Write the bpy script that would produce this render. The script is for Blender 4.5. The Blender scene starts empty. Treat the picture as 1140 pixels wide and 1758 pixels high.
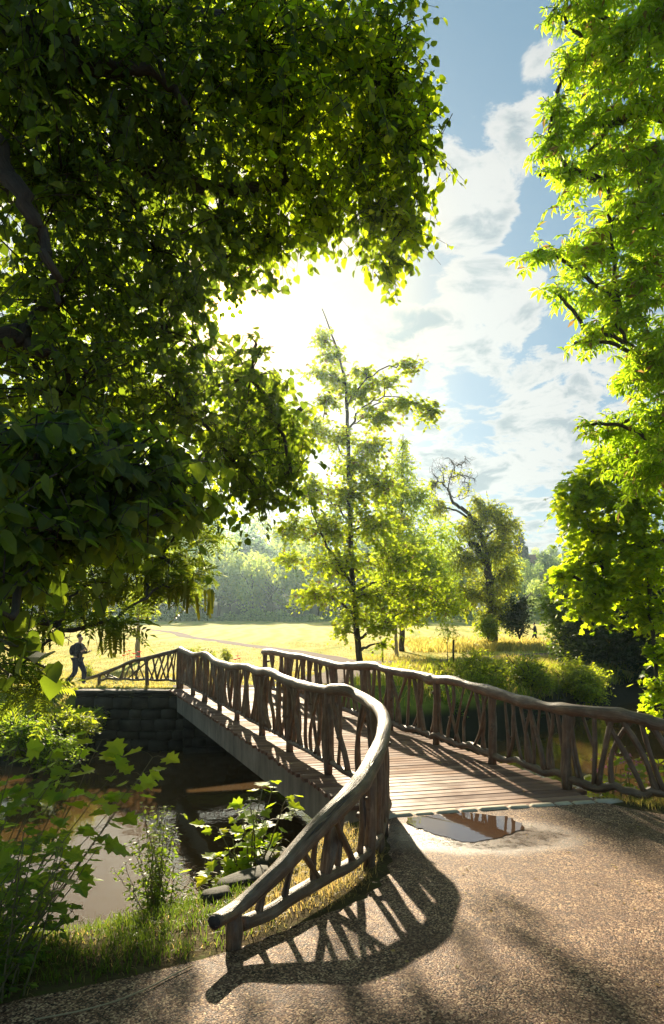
import bpy, math, random
import numpy as np
from mathutils import Vector, Matrix
rng = np.random.default_rng(11)
random.seed(5)
SC = bpy.context.scene
R = math.radians
# ---------------------------------------------------------------- camera
CXP, HYP, FOC, CZ = 570.0, 1050.0, 1200.0, 1.8      # photo centre column, horizon row, focal length in px, eye height
cam_d = bpy.data.cameras.new("camera"); cam = bpy.data.objects.new("camera", cam_d)
SC.collection.objects.link(cam); SC.camera = cam
cam.location = (0, 0, CZ); cam.rotation_euler = (R(90), 0, 0)
cam_d.sensor_fit = 'VERTICAL'; cam_d.sensor_height = 36; cam_d.sensor_width = 36
cam_d.lens = 36 * FOC / 1758.0
cam_d.shift_y = (HYP - 879.0) / 1758.0
cam_d.clip_start = 0.05; cam_d.clip_end = 3000
# ---------------------------------------------------------------- light
SUN_DIR = Vector(((395 - CXP) / FOC, 1.0, (HYP - 535) / FOC)).normalized()      # towards the sun
SUN_EL = math.asin(SUN_DIR.z); SUN_AZ = math.atan2(SUN_DIR.x, SUN_DIR.y)
sl = bpy.data.lights.new("sun", 'SUN'); sl.energy = 5.0; sl.angle = R(0.9); sl.color = (1.0, 0.86, 0.62)
so = bpy.data.objects.new("sun", sl); SC.collection.objects.link(so)
so.rotation_euler = SUN_DIR.to_track_quat('Z', 'Y').to_euler(); so.location = (0, 0, 40)
SC.view_settings.view_transform = 'Standard'; SC.view_settings.look = 'None'
SC.view_settings.exposure = 1.55; SC.view_settings.gamma = 1.0
SC.cycles.max_bounces = 6; SC.cycles.diffuse_bounces = 3; SC.cycles.glossy_bounces = 3
SC.cycles.transmission_bounces = 4; SC.cycles.volume_bounces = 0; SC.cycles.transparent_max_bounces = 6
SC.cycles.use_denoising = True; SC.cycles.sample_clamp_indirect = 6.0

class NT:
    """small node-tree writer"""
    def __init__(s, tree): s.t = tree; tree.nodes.clear()
    def n(s, kind, **kw):
        nd = s.t.nodes.new(kind)
        for k, v in kw.items():
            if k.startswith('_'): setattr(nd, k[1:], v)
            else:
                key = int(k[1:]) if k[0] == 'i' and k[1:].isdigit() else k.replace('__', ' ')
                if hasattr(v, 'outputs') or isinstance(v, bpy.types.NodeSocket): s.l(v, nd.inputs[key])
                else: nd.inputs[key].default_value = v
        return nd
    def l(s, a, b): s.t.links.new(a if isinstance(a, bpy.types.NodeSocket) else a.outputs[0], b)
    def math(s, op, a, b=None, c=None, clamp=False):
        nd = s.t.nodes.new('ShaderNodeMath'); nd.operation = op; nd.use_clamp = clamp
        for i, v in enumerate((a, b, c)):
            if v is None: continue
            if hasattr(v, 'outputs') or isinstance(v, bpy.types.NodeSocket): s.l(v, nd.inputs[i])
            else: nd.inputs[i].default_value = v
        return nd
    def vmath(s, op, a, b=None):
        nd = s.t.nodes.new('ShaderNodeVectorMath'); nd.operation = op
        for i, v in enumerate((a, b)):
            if v is None: continue
            if hasattr(v, 'outputs') or isinstance(v, bpy.types.NodeSocket): s.l(v, nd.inputs[i])
            else: nd.inputs[i].default_value = v
        return nd
    def ramp(s, fac, stops):
        nd = s.t.nodes.new('ShaderNodeValToRGB'); s.l(fac, nd.inputs[0]); e = nd.color_ramp.elements
        while len(e) < len(stops): e.new(0.5)
        for k, (p, c) in enumerate(stops):
            e[k].position = p; e[k].color = (*c, 1) if len(c) == 3 else c
        return nd
    def mapr(s, v, a, b, c=0.0, d=1.0, smooth=True):
        nd = s.t.nodes.new('ShaderNodeMapRange')
        if smooth: nd.interpolation_type = 'SMOOTHSTEP'
        s.l(v, nd.inputs[0])
        for i, q in enumerate((a, b, c, d)): nd.inputs[i + 1].default_value = q
        return nd
    def mix(s, f, a, b):
        nd = s.t.nodes.new('ShaderNodeMix'); nd.data_type = 'RGBA'
        for i, v in ((0, f), (6, a), (7, b)):
            if hasattr(v, 'outputs') or isinstance(v, bpy.types.NodeSocket): s.l(v, nd.inputs[i])
            else: nd.inputs[i].default_value = (*v, 1) if isinstance(v, tuple) and len(v) == 3 else v
        return nd.outputs[2]
    def noise(s, vec, scale, detail=4, rough=0.55, dist=0.0):
        return s.n('ShaderNodeTexNoise', Vector=vec, Scale=scale, Detail=detail, Roughness=rough, Distortion=dist)

# ---------------------------------------------------------------- sky
def make_world():
    w = bpy.data.worlds.new("World"); SC.world = w; w.use_nodes = True
    t = NT(w.node_tree)
    out = t.n('ShaderNodeOutputWorld'); bg = t.n('ShaderNodeBackground', Strength=0.1)
    t.l(bg, out.inputs[0])
    sky = t.n('ShaderNodeTexSky', _sky_type='NISHITA', _sun_disc=False, _sun_elevation=SUN_EL, _sun_rotation=SUN_AZ,
              _air_density=1.0, _dust_density=0.7, _ozone_density=1.6)
    tc = t.n('ShaderNodeTexCoord').outputs['Generated']
    d = t.vmath('NORMALIZE', tc)
    sep = t.n('ShaderNodeSeparateXYZ', i0=d)
    zz = t.math('ADD', t.math('MAXIMUM', sep.outputs[2], 0.0), 0.22)
    u = t.math('DIVIDE', sep.outputs[0], zz); v = t.math('DIVIDE', sep.outputs[1], zz)
    cv = t.n('ShaderNodeCombineXYZ', X=u, Y=v, Z=0.0)
    warp = t.noise(cv, 2.1, 3, 0.5)
    wv = t.vmath('ADD', cv, t.vmath('SCALE', t.vmath('SUBTRACT', warp.outputs[1], (0.5, 0.5, 0.5))))
    wv.inputs[1].links[0].from_node.inputs[3].default_value = 0.35
    n1 = t.noise(wv, 3.6, 10, 0.66); n2 = t.noise(t.vmath('ADD', wv, (7.3, 1.1, 0)), 7.5, 6, 0.6)
    # blobs that say where cloud and where clear sky stands
    def direc(px, py): return Vector(((px - CXP) / FOC, 1.0, (HYP - py) / FOC)).normalized()
    bias = None
    for px, py, r, a in CLOUDS:
        dp = t.vmath('DOT_PRODUCT', d, tuple(direc(px, py))).outputs['Value']
        ang = math.atan(r / FOC)
        m = t.mapr(dp, math.cos(ang), 1.0, 0.0, a)
        bias = m if bias is None else t.math('ADD', bias, m)
    dens = t.math('ADD', t.math('ADD', n1, t.math('MULTIPLY', t.math('SUBTRACT', n2, 0.5), 0.62)), bias)
    mask = t.mapr(dens, 0.585, 0.675)
    core = t.math('MULTIPLY', t.mapr(n2, 0.46, 0.62), t.mapr(dens, .60, .85))
    sd = t.vmath('DOT_PRODUCT', d, tuple(SUN_DIR)).outputs['Value']
    near = t.mapr(sd, 0.945, 1.0)                       # bright air round the sun
    near2 = t.math('POWER', t.math('MAXIMUM', sd, 0.0), 700.0)
    near3 = t.math('POWER', t.math('MAXIMUM', sd, 0.0), 7000.0)
    cl_lit = t.mix(near, (*SKY_CLOUD,), (*SKY_CLOUD_SUN,))
    ccol = t.mix(core, cl_lit, (*SKY_CORE,))
    skyc = t.mix(near, t.mix(0.85, sky.outputs[0], (*SKY_BLUE,)), (3.0, 2.6, 2.0))
    base = t.mix(t.math('MULTIPLY', mask, 0.93), skyc, ccol)
    g = t.vmath('SCALE', (1.0, 0.52, 0.13)); g.inputs[3].default_value = 1
    gs = t.math('ADD', t.math('MULTIPLY', near2, 11.0), t.math('ADD', t.math('MULTIPLY', near3, 260.0), t.math('MULTIPLY', t.math('POWER', t.math('MAXIMUM', sd, 0.0), 60.0), 0.45)))
    t.l(gs, g.inputs[3])
    fin = t.vmath('ADD', base, g)
    t.l(fin, bg.inputs[0])
CLOUDS = [(870, 150, 75, .26), (800, 300, 110, .22), (860, 330, 90, .09), (930, 230, 60, .16), (690, 620, 260, .07), (900, 640, 300, .09), (520, 500, 200, .08), (800, 360, 90, .12), (940, 330, 90, -.12),
          (850, 470, 120, .12), (780, 840, 300, .12), (700, 500, 40, -.12), (830, 560, 40, -.08), (700, 640, 45, -.12), (1000, 60, 60, .1), (780, 60, 130, -.16), (900, 130, 200, -.10), (940, 560, 60, -.10),
          (960, 420, 130, -.10), (800, 700, 70, -.12), (760, 480, 60, -.08), (640, 480, 60, -.1), (760, 210, 50, .12), (720, 120, 40, .1), (930, 90, 40, .12), (905, 520, 60, .1), (-100, 500, 500, .1), (1400, 600, 600, .08)]
SKY_CLOUD = (2.75, 2.78, 2.68); SKY_CLOUD_SUN = (3.5, 2.95, 2.2); SKY_CORE = (1.45, 1.72, 1.85); SKY_BLUE = (0.50, 0.98, 1.30)
HAZE = 0.00026
make_world()

# ---------------------------------------------------------------- helpers
def P(px, py, D): return np.array(((px - CXP) / FOC * D, D, CZ + (HYP - py) / FOC * D))
def tag(o, label=None, cat=None, group=None, kind=None):
    if label: o['label'] = label
    if cat: o['category'] = cat
    if group: o['group'] = group
    if kind: o['kind'] = kind
    return o
def empty(name, loc, label, cat, group=None):
    o = bpy.data.objects.new(name, None); SC.collection.objects.link(o); o.location = loc
    o.empty_display_size = 0.1
    return tag(o, label, cat, group)
def link(name, me, parent=None):
    o = bpy.data.objects.new(name, me); SC.collection.objects.link(o)
    if parent is not None:
        o.parent = parent; o.matrix_parent_inverse = Matrix.Translation(-Vector(parent.location))
    return o
def raw_mesh(name, V, loops, counts, mat, parent=None, smooth=True, tc=None):
    """V (n,3), loops flat vertex indices, counts face sizes"""
    V = np.asarray(V, np.float32); loops = np.asarray(loops, np.int32).ravel(); counts = np.asarray(counts, np.int32)
    me = bpy.data.meshes.new(name)
    me.vertices.add(len(V)); me.vertices.foreach_set('co', V.ravel())
    me.loops.add(len(loops)); me.loops.foreach_set('vertex_index', loops)
    me.polygons.add(len(counts))
    st = np.zeros(len(counts), np.int32); st[1:] = np.cumsum(counts)[:-1]
    me.polygons.foreach_set('loop_start', st)
    me.polygons.foreach_set('use_smooth', np.full(len(counts), smooth, bool))
    me.update(calc_edges=True)
    if tc is not None:
        a = me.attributes.new('tc', 'FLOAT_VECTOR', 'POINT'); a.data.foreach_set('vector', np.asarray(tc, np.float32).ravel())
    me.materials.append(mat)
    return link(name, me, parent)
class MB:
    """collects tubes, boxes and loose faces into one mesh"""
    def __init__(s): s.V = []; s.L = []; s.C = []; s.T = []; s.k = 0
    def add(s, V, faces, tc=None):
        V = np.asarray(V, float).reshape(-1, 3)
        for f in faces: s.L.extend([i + s.k for i in f]); s.C.append(len(f))
        s.V.append(V); s.T.append(V if tc is None else np.asarray(tc, float)); s.k += len(V)
    def add_arr(s, V, F, tc=None):                     # F (m,k) int array
        V = np.asarray(V, float).reshape(-1, 3)
        s.L.extend((np.asarray(F) + s.k).ravel().tolist()); s.C.extend([F.shape[1]] * F.shape[0])
        s.V.append(V); s.T.append(V if tc is None else tc); s.k += len(V)
    def box(s, c, size, rz=0.0, bevel=0.0):
        x, y, z = [q / 2 for q in size]
        b = min(bevel, x * .9, y * .9, z * .9)
        if b <= 0:
            v = np.array([(i * x, j * y, k * z) for i in (-1, 1) for j in (-1, 1) for k in (-1, 1)], float)
            f = [(0, 1, 3, 2), (4, 6, 7, 5), (0, 4, 5, 1), (2, 3, 7, 6), (0, 2, 6, 4), (1, 5, 7, 3)]
        else:
            v = []; f = []
            for k, (zz, ins) in enumerate(((-z, b), (-z + b, 0), (z - b, 0), (z, b))):
                X, Y = x - ins, y - ins
                for (i, j) in ((-1, -1), (1, -1), (1, 1), (-1, 1)):
                    v.append((i * X, j * Y, zz))
            for k in range(3):
                for q in range(4):
                    a, bb = k * 4 + q, k * 4 + (q + 1) % 4
                    f.append((a, bb, bb + 4, a + 4))
            f += [(3, 2, 1, 0), (12, 13, 14, 15)]
            v = np.array(v)
        ca, sa = math.cos(rz), math.sin(rz)
        w = v.copy(); w[:, 0] = v[:, 0] * ca - v[:, 1] * sa; w[:, 1] = v[:, 0] * sa + v[:, 1] * ca
        s.add(w + np.array(c), f)
    def tube(s, pts, rad, sides=8, rough=0.0, cap=True, seed=0, knots=0.0):
        pts = np.asarray(pts, float); n = len(pts); rad = np.broadcast_to(np.asarray(rad, float), (n,))
        T = np.gradient(pts, axis=0); T /= np.linalg.norm(T, axis=1)[:, None] + 1e-9
        a = np.array((0, 0, 1.0)) if abs(T[0][2]) < .9 else np.array((1.0, 0, 0))
        N = np.cross(T[0], a); N /= np.linalg.norm(N)
        V = []; TC = []; L = 0; ph = (seed * 1.7) % 6.28
        for i in range(n):
            if i: L += np.linalg.norm(pts[i] - pts[i - 1])
            N = N - T[i] * np.dot(N, T[i]); N /= np.linalg.norm(N) + 1e-9
            B = np.cross(T[i], N)
            for q in range(sides):
                th = 6.28318 * q / sides
                rr = rad[i]
                if rough: rr = rr * (1 + rough * (math.sin(2 * th + L * 3.1 + ph) * .6 + math.sin(3 * th - L * 7.7 + ph * 2) * .4 + math.sin(L * 13 + ph + th) * .3))
                if knots: rr = rr * (1 + knots * max(0, math.sin(L * 5.3 + ph) * math.cos(th - ph - L)) ** 6)
                V.append(pts[i] + rr * (math.cos(th) * N + math.sin(th) * B))
                TC.append((L + seed * 3.3, rr * math.cos(th), rr * math.sin(th)))
        F = [(i * sides + q, i * sides + (q + 1) % sides, (i + 1) * sides + (q + 1) % sides, (i + 1) * sides + q) for i in range(n - 1) for q in range(sides)]
        if cap: F += [tuple(range(sides))[::-1], tuple((n - 1) * sides + q for q in range(sides))]
        s.add(V, F, TC)
    def build(s, name, mat, parent=None, smooth=True):
        return raw_mesh(name, np.concatenate(s.V), s.L, s.C, mat, parent, smooth, np.concatenate(s.T))
def bez(pts, n):
    """smooth curve through points (Catmull-Rom), n samples"""
    p = np.asarray(pts, float); m = len(p)
    if m == 2: return p[0] + (p[1] - p[0]) * np.linspace(0, 1, n)[:, None]
    q = np.vstack([2 * p[0] - p[1], p, 2 * p[-1] - p[-2]])
    t = np.linspace(0, m - 1 - 1e-6, n); i = t.astype(int); f = (t - i)[:, None]
    a, b, c, d = q[i], q[i + 1], q[i + 2], q[i + 3]
    return .5 * ((2 * b) + (c - a) * f + (2 * a - 5 * b + 4 * c - d) * f ** 2 + (3 * b - a - 3 * c + d) * f ** 3)
def unit(a): return a / (np.linalg.norm(a, axis=-1, keepdims=True) + 1e-9)

# ---------------------------------------------------------------- materials
def mat(name, fn):
    m = bpy.data.materials.new(name); m.use_nodes = True; t = NT(m.node_tree)
    out = t.n('ShaderNodeOutputMaterial'); sh = fn(t); t.l(sh, out.inputs[0]); return m
def leaf_mat(name, col, tr, var=0.35, mixf=0.55, rough=0.5, spec=0.3, odd=None, sc=1.3):
    def f(t):
        ri = t.n('ShaderNodeNewGeometry').outputs['Random Per Island']
        pos = t.n('ShaderNodeNewGeometry').outputs['Position']
        big = t.noise(pos, sc, 2, 0.5)
        k = t.math('ADD', t.math('MULTIPLY', ri, 0.6), t.math('MULTIPLY', big, 0.8))
        c = t.ramp(k, [(0.3, tuple(q * (1 - var) for q in col)), (0.7, col), (1.0, tuple(q * (1 + var) for q in (col[0] * 1.25, col[1], col[2])))])
        c2 = t.ramp(k, [(0.3, tuple(q * (1 - var) for q in tr)), (0.7, tr), (1.0, tuple(min(1, q * (1 + var)) for q in (tr[0] * 1.2, tr[1], tr[2])))])
        if odd:
            m = t.mapr(ri, 0.93, 0.95)
            c = t.mix(m, c, odd); c2 = t.mix(m, c2, tuple(min(1, q * 2) for q in odd))
        p = t.n('ShaderNodeBsdfPrincipled', Base__Color=c, Roughness=rough); p.inputs['Specular IOR Level'].default_value = spec
        tl = t.n('ShaderNodeBsdfTranslucent', Color=c2)
        return t.n('ShaderNodeMixShader', i0=mixf, i1=p, i2=tl)
    return mat(name, f)
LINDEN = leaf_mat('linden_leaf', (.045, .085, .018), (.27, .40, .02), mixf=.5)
LINDEN_LIT = leaf_mat('linden_leaf_lit', (.06, .11, .018), (.56, .74, .015), mixf=.64)  # lit copy of the linden leaf, sunlight put into its colours
CHEST = leaf_mat('chestnut_leaf', (.07, .14, .02), (.54, .80, .02), mixf=.65, odd=(.16, .10, .03))
MAPLE = leaf_mat('maple_leaf', (.06, .12, .015), (.58, .74, .02), mixf=.62, odd=(.13, .09, .03), sc=.8)
MAPLE_B = leaf_mat('maple_leaf_bright', (.07, .14, .02), (.58, .80, .015), mixf=.62)
WING = leaf_mat('wingnut_leaf', (.03, .06, .013), (.34, .46, .025))
FAR = leaf_mat('far_leaf', (.06, .12, .04), (.42, .60, .12), mixf=.6, sc=.15)
FAR_B = leaf_mat('far_leaf_pale', (.10, .18, .04), (.60, .78, .14), mixf=.6, sc=.15)
FAR_C = leaf_mat('far_leaf_blue', (.035, .08, .04), (.22, .36, .12), mixf=.55, sc=.15)
FARC = leaf_mat('conifer_needle', (.018, .04, .02), (.04, .08, .03), sc=.2)
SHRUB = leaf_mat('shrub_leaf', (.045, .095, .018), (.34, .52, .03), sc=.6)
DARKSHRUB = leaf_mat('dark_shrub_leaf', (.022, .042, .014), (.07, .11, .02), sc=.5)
BANKG = leaf_mat('bank_bush_leaf', (.11, .16, .02), (.60, .72, .03), sc=.5)
GRASS = leaf_mat('grass_blade', (.045, .08, .015), (.15, .24, .02), sc=1.5)
DRY = leaf_mat('dry_grass_blade', (.26, .20, .08), (.45, .38, .12), sc=1.5)
MEADOW = leaf_mat('meadow_blade', (.26, .22, .06), (.62, .54, .12), sc=.5, var=.4)
CATK = leaf_mat('catkin', (.18, .20, .04), (.45, .5, .08))
POPPY = leaf_mat('poppy_petal', (.6, .02, .01), (.8, .03, .02), var=.1)
PINK = leaf_mat('pink_petal', (.55, .22, .4), (.6, .25, .4), var=.15)
def f_bark(t, a, b, sc=1.0):
    v = t.n('ShaderNodeAttribute', _attribute_name='tc').outputs['Vector']
    mv = t.vmath('MULTIPLY', v, (1.2 * sc, 9 * sc, 9 * sc))
    n = t.noise(mv, 3.0, 6, .65, .4); n2 = t.noise(v, 40 * sc, 3, .6)
    c = t.ramp(t.math('ADD', t.math('MULTIPLY', n, .8), t.math('MULTIPLY', n2, .2)), [(.3, a), (.7, b)])
    p = t.n('ShaderNodeBsdfPrincipled', Base__Color=c, Roughness=.85)
    bp = t.n('ShaderNodeBump', Strength=.9, Distance=.03, Height=n); t.l(bp, p.inputs['Normal'])
    return p
BARK = mat('bark', lambda t: f_bark(t, (.02, .015, .011), (.09, .07, .05)))
BARK_P = mat('pale_bark', lambda t: f_bark(t, (.14, .11, .08), (.36, .30, .22)))
TWIG = mat('twig', lambda t: t.n('ShaderNodeBsdfPrincipled', Base__Color=(.045, .035, .02, 1), Roughness=.8))
STEM = mat('green_stem', lambda t: t.n('ShaderNodeBsdfPrincipled', Base__Color=(.12, .10, .04, 1), Roughness=.6))
def f_log(t, top=False):
    v = t.n('ShaderNodeAttribute', _attribute_name='tc').outputs['Vector']
    streak = t.noise(t.vmath('MULTIPLY', v, (2.2, 30, 30)), 2.2, 7, .68, .7)
    blot = t.noise(v, 5.5, 4, .6); fine = t.noise(t.vmath('MULTIPLY', v, (18, 120, 120)), 2.0, 3, .6)
    crack = t.mapr(t.noise(t.vmath('MULTIPLY', v, (1.3, 22, 22)), 1.4, 3, .5, .4), .30, .36, 1, 0)
    c = t.ramp(t.math('ADD', t.math('MULTIPLY', streak, .65), t.math('MULTIPLY', blot, .35)),
               [(.28, (.040, .023, .013)), (.5, (.14, .083, .047)), (.72, (.38, .26, .155))])
    c = t.mix(t.math('MULTIPLY', crack, .8), c, (.02, .013, .01))
    grey = t.mapr(t.noise(v, 9, 4, .6), .5, .7)
    c = t.mix(t.math('MULTIPLY', grey, .35), c, (.24, .20, .155))
    p = t.n('ShaderNodeBsdfPrincipled', Base__Color=c, Roughness=t.mapr(streak, .3, .8, .42, .7))
    h = t.math('SUBTRACT', t.math('ADD', streak, t.math('MULTIPLY', fine, .25)), t.math('MULTIPLY', crack, .9))
    bp = t.n('ShaderNodeBump', Strength=.8, Distance=.012, Height=h); t.l(bp, p.inputs['Normal'])
    return p
LOG = mat('weathered_log', f_log)
def f_cut(t):
    v = t.n('ShaderNodeNewGeometry').outputs['Position']
    n = t.noise(v, 30, 4, .6); c = t.ramp(n, [(.3, (.015, .012, .012)), (.7, (.06, .045, .035))])
    return t.n('ShaderNodeBsdfPrincipled', Base__Color=c, Roughness=.8)
def f_deck(t):
    v = t.n('ShaderNodeAttribute', _attribute_name='tc').outputs['Vector']       # x along the board, y across, z board number
    g = t.n('ShaderNodeNewGeometry').outputs['Random Per Island']
    grain = t.noise(t.vmath('MULTIPLY', v, (1.2, 26, 3.7)), 2.5, 6, .65, .3)
    blot = t.noise(v, 1.3, 4, .6)
    k = t.math('ADD', t.math('ADD', t.math('MULTIPLY', grain, .45), t.math('MULTIPLY', g, .28)), t.math('MULTIPLY', blot, .3))
    c = t.ramp(k, [(.25, (.10, .052, .036)), (.55, (.24, .135, .095)), (.8, (.40, .26, .18))])
    wp = t.vmath('SUBTRACT', t.n('ShaderNodeNewGeometry').outputs['Position'], (1.0, 7.7, -.25))
    wetd = t.mapr(t.math('ADD', t.vmath('LENGTH', wp).outputs['Value'], t.math('MULTIPLY', blot, .9)), .9, 1.9, 1, 0)
    rg = t.math('SUBTRACT', t.mapr(blot, .35, .62, .62, .8), t.math('MULTIPLY', wetd, .30))
    p = t.n('ShaderNodeBsdfPrincipled', Base__Color=c, Roughness=rg)
    t.l(t.math('ADD', .08, t.math('MULTIPLY', wetd, .5)), p.inputs['Specular IOR Level'])
    bp = t.n('ShaderNodeBump', Strength=.5, Distance=.004, Height=grain); t.l(bp, p.inputs['Normal'])
    return p
DECK = mat('deck_board', f_deck)
def f_concrete(t):
    v = t.n('ShaderNodeNewGeometry').outputs['Position']
    n = t.noise(v, 1.6, 6, .65); n2 = t.noise(v, 30, 4, .6); n3 = t.noise(t.vmath('MULTIPLY', v, (3, 3, .4)), 2, 4, .6)
    c = t.ramp(t.math('ADD', t.math('MULTIPLY', n, .5), t.math('MULTIPLY', n3, .5)), [(.35, (.12, .095, .06)), (.65, (.34, .28, .20))])
    p = t.n('ShaderNodeBsdfPrincipled', Base__Color=c, Roughness=.85)
    bp = t.n('ShaderNodeBump', Strength=.4, Distance=.01, Height=n2); t.l(bp, p.inputs['Normal'])
    return p
CONC = mat('stained_concrete', f_concrete)
def f_stone(t, a=(.10, .09, .07), b=(.30, .27, .22)):
    v = t.n('ShaderNodeNewGeometry').outputs['Position']
    ri = t.n('ShaderNodeNewGeometry').outputs['Random Per Island']
    n = t.noise(v, 5, 6, .65); n2 = t.noise(v, 45, 4, .6)
    c = t.ramp(t.math('ADD', t.math('MULTIPLY', n, .6), t.math('MULTIPLY', ri, .4)), [(.25, a), (.75, b)])
    p = t.n('ShaderNodeBsdfPrincipled', Base__Color=c, Roughness=.8); p.inputs['Specular IOR Level'].default_value = .25
    bp = t.n('ShaderNodeBump', Strength=.6, Distance=.012, Height=t.math('ADD', n, t.math('MULTIPLY', n2, .4))); t.l(bp, p.inputs['Normal'])
    return p
STONE = mat('wall_stone', lambda t: f_stone(t, (.018, .016, .011), (.075, .066, .046)))
SETT = mat('pale_sett', lambda t: f_stone(t, (.26, .215, .15), (.62, .54, .41)))
# ---------------------------------------------------------------- terrain
RIVER = np.array([(-70, -12), (-12, 0.5), (-5.5, 3.0), (-3, 3.75), (-1.5, 4.5), (-.75, 5.3), (-.05, 6.55), (.45, 7.0), (3.0, 7.62), (4.2, 7.45), (5.5, 7.3), (8, 7.9), (11, 9.2), (20, 14), (70, 30),
                  (70, 52), (30, 40), (16, 34.5), (12.3, 31.5), (9, 27.5), (5, 23.2), (1, 20.6), (-.9, 19.75), (-1.4, 19.7), (-4.3, 19.2), (-6.9, 19.25), (-7.3, 20.0), (-11, 19.8), (-16, 18.5), (-70, 6)], float)
def sdist(x, y, poly, closed=True):
    """distance to a polygon's edge, positive inside"""
    x = np.asarray(x, float); y = np.asarray(y, float); d = np.full(x.shape, 1e9); ins = np.zeros(x.shape, bool)
    m = len(poly)
    for i in range(m if closed else m - 1):
        ax, ay = poly[i]; bx, by = poly[(i + 1) % m]
        dx, dy = bx - ax, by - ay
        t = np.clip(((x - ax) * dx + (y - ay) * dy) / (dx * dx + dy * dy + 1e-12), 0, 1)
        d = np.minimum(d, np.hypot(x - ax - t * dx, y - ay - t * dy))
        c = ((ay > y) != (by > y)) & (x < dx * (y - ay) / (dy + 1e-12) + ax); ins ^= c
    return np.where(ins, d, -d) if closed else d
def base_h(x, y):
    x = np.asarray(x, float); y = np.asarray(y, float)
    z = np.interp(y, [-30, 0, 3.5, 5.85, 7, 19, 20.5, 24, 40, 60, 110, 150, 175, 260, 420], [.4, .17, -.045, -.235, -.245, -.27, -.36, -.78, -.84, -.82, -.45, -.1, 1.5, 17, 27])
    z = z + np.where(y > 12, 0, 1) * (.015 * np.sin(x * 3.1 + y) * np.sin(y * 2.3 - x)) * np.clip((np.abs(x - 1.5) - 1.5) / 2, 0, 1)
    z = z + .05 * np.sin(x * .31) * np.sin(y * .23 + 1) * np.clip((y - 26) / 10, 0, 1)
    return z
WATER_Z = -2.0
def ground_h(x, y):
    z = base_h(x, y); d = sdist(x, y, RIVER)
    dn = d + .10 * np.sin(x * 2.9 + y * 1.3) * np.clip(d, 0, 1)
    fall = np.where(y < 12 + .37 * 0, 1.15, .75)
    fall = np.where((x > -7.1) & (x < -.9) & (y > 17), 9.0, fall)
    drop = np.clip(dn * fall, 0, None)
    z = z - np.minimum(drop, np.maximum(z + 2.7, 0))
    # rounded lip of the bank
    z = z - .10 * np.clip(1 - np.abs(d) / .6, 0, 1) * (y < 12) * (np.abs(x - 1.75) > 1.9)
    return z
LP_ = bez([(.52, 7.06), (.47, 6.3), (.42, 5.5), (.18, 4.75), (-.2, 4.3), (-.55, 3.9), (-.9, 3.62), (-1.4, 3.35), (-2.2, 3.0), (-3.6, 2.5), (-6, 1.6), (-9, -1), (-9, -8)], 90)
RP_ = bez([(2.93, 7.6), (3.3, 7.2), (3.7, 6.98), (4.2, 6.85), (5, 6.6), (7, 5.9), (9, 4.6), (10, 1), (10, -8)], 90)
def strip_poly(cl, w):
    cl = bez(cl, 60); T = unit(np.gradient(cl, axis=0)); N = np.stack([-T[:, 1], T[:, 0]], 1)
    w = np.interp(np.linspace(0, 1, 60), np.linspace(0, 1, len(w)), w)[:, None] / 2
    return cl + N * w, cl - N * w
PATHS = [(LP_, RP_)]
PATHS.append(strip_poly([(-2.9, 19.3), (-4.0, 21.6), (-7.5, 23.2), (-12, 23.6), (-18, 23), (-30, 20)], [2.5, 3.0, 3.1, 3.3, 3.4, 3.4]))
PATHS.append(strip_poly([(-3.2, 20.4), (-1.5, 24), (0.5, 29), (1.5, 35.5)], [2.6, 2.4, 2.2, 2.2]))
PATHS.append(strip_poly([(40, 52), (24, 47), (13.5, 43), (7, 38.6), (1.5, 36.3), (-.8, 42), (-7, 56), (-14, 70), (-24, 92), (-50, 120)], [2.2, 2.2, 2.0, 2.0, 1.8, 1.6, 1.6, 1.5, 1.5, 1.5]))
def path_mask(x, y):
    m = np.full(np.shape(x), -1e9)
    for a, b in PATHS:
        m = np.maximum(m, sdist(x, y, np.vstack([a, b[::-1]])))
    return m
def axis(lo, hi, segs):
    out = []
    for a, b, st in segs: out += list(np.arange(a, b, st))
    return np.array(out + [hi])
gx = axis(0, 300, [(-300, -80, 20), (-80, -20, 3), (-20, -7, .45), (-7, 6, .11), (6, 20, .4), (20, 80, 3), (80, 300, 20)])
gy = axis(0, 300, [(-60, -8, 4), (-8, 1, .6), (1, 9, .11), (9, 30, .3), (30, 60, .8), (60, 200, 4), (200, 300, 12)])
GX, GY = np.meshgrid(gx, gy); GZ = ground_h(GX, GY)
pm = path_mask(GX, GY)
GZ = GZ - np.clip((pm + .02) / .12, 0, 1) * .035
jj, ii = np.meshgrid(np.arange(len(gx) - 1), np.arange(len(gy) - 1)); a = (ii * len(gx) + jj).ravel()
quads = np.stack([a, a + 1, a + 1 + len(gx), a + len(gx)], 1)
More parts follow.
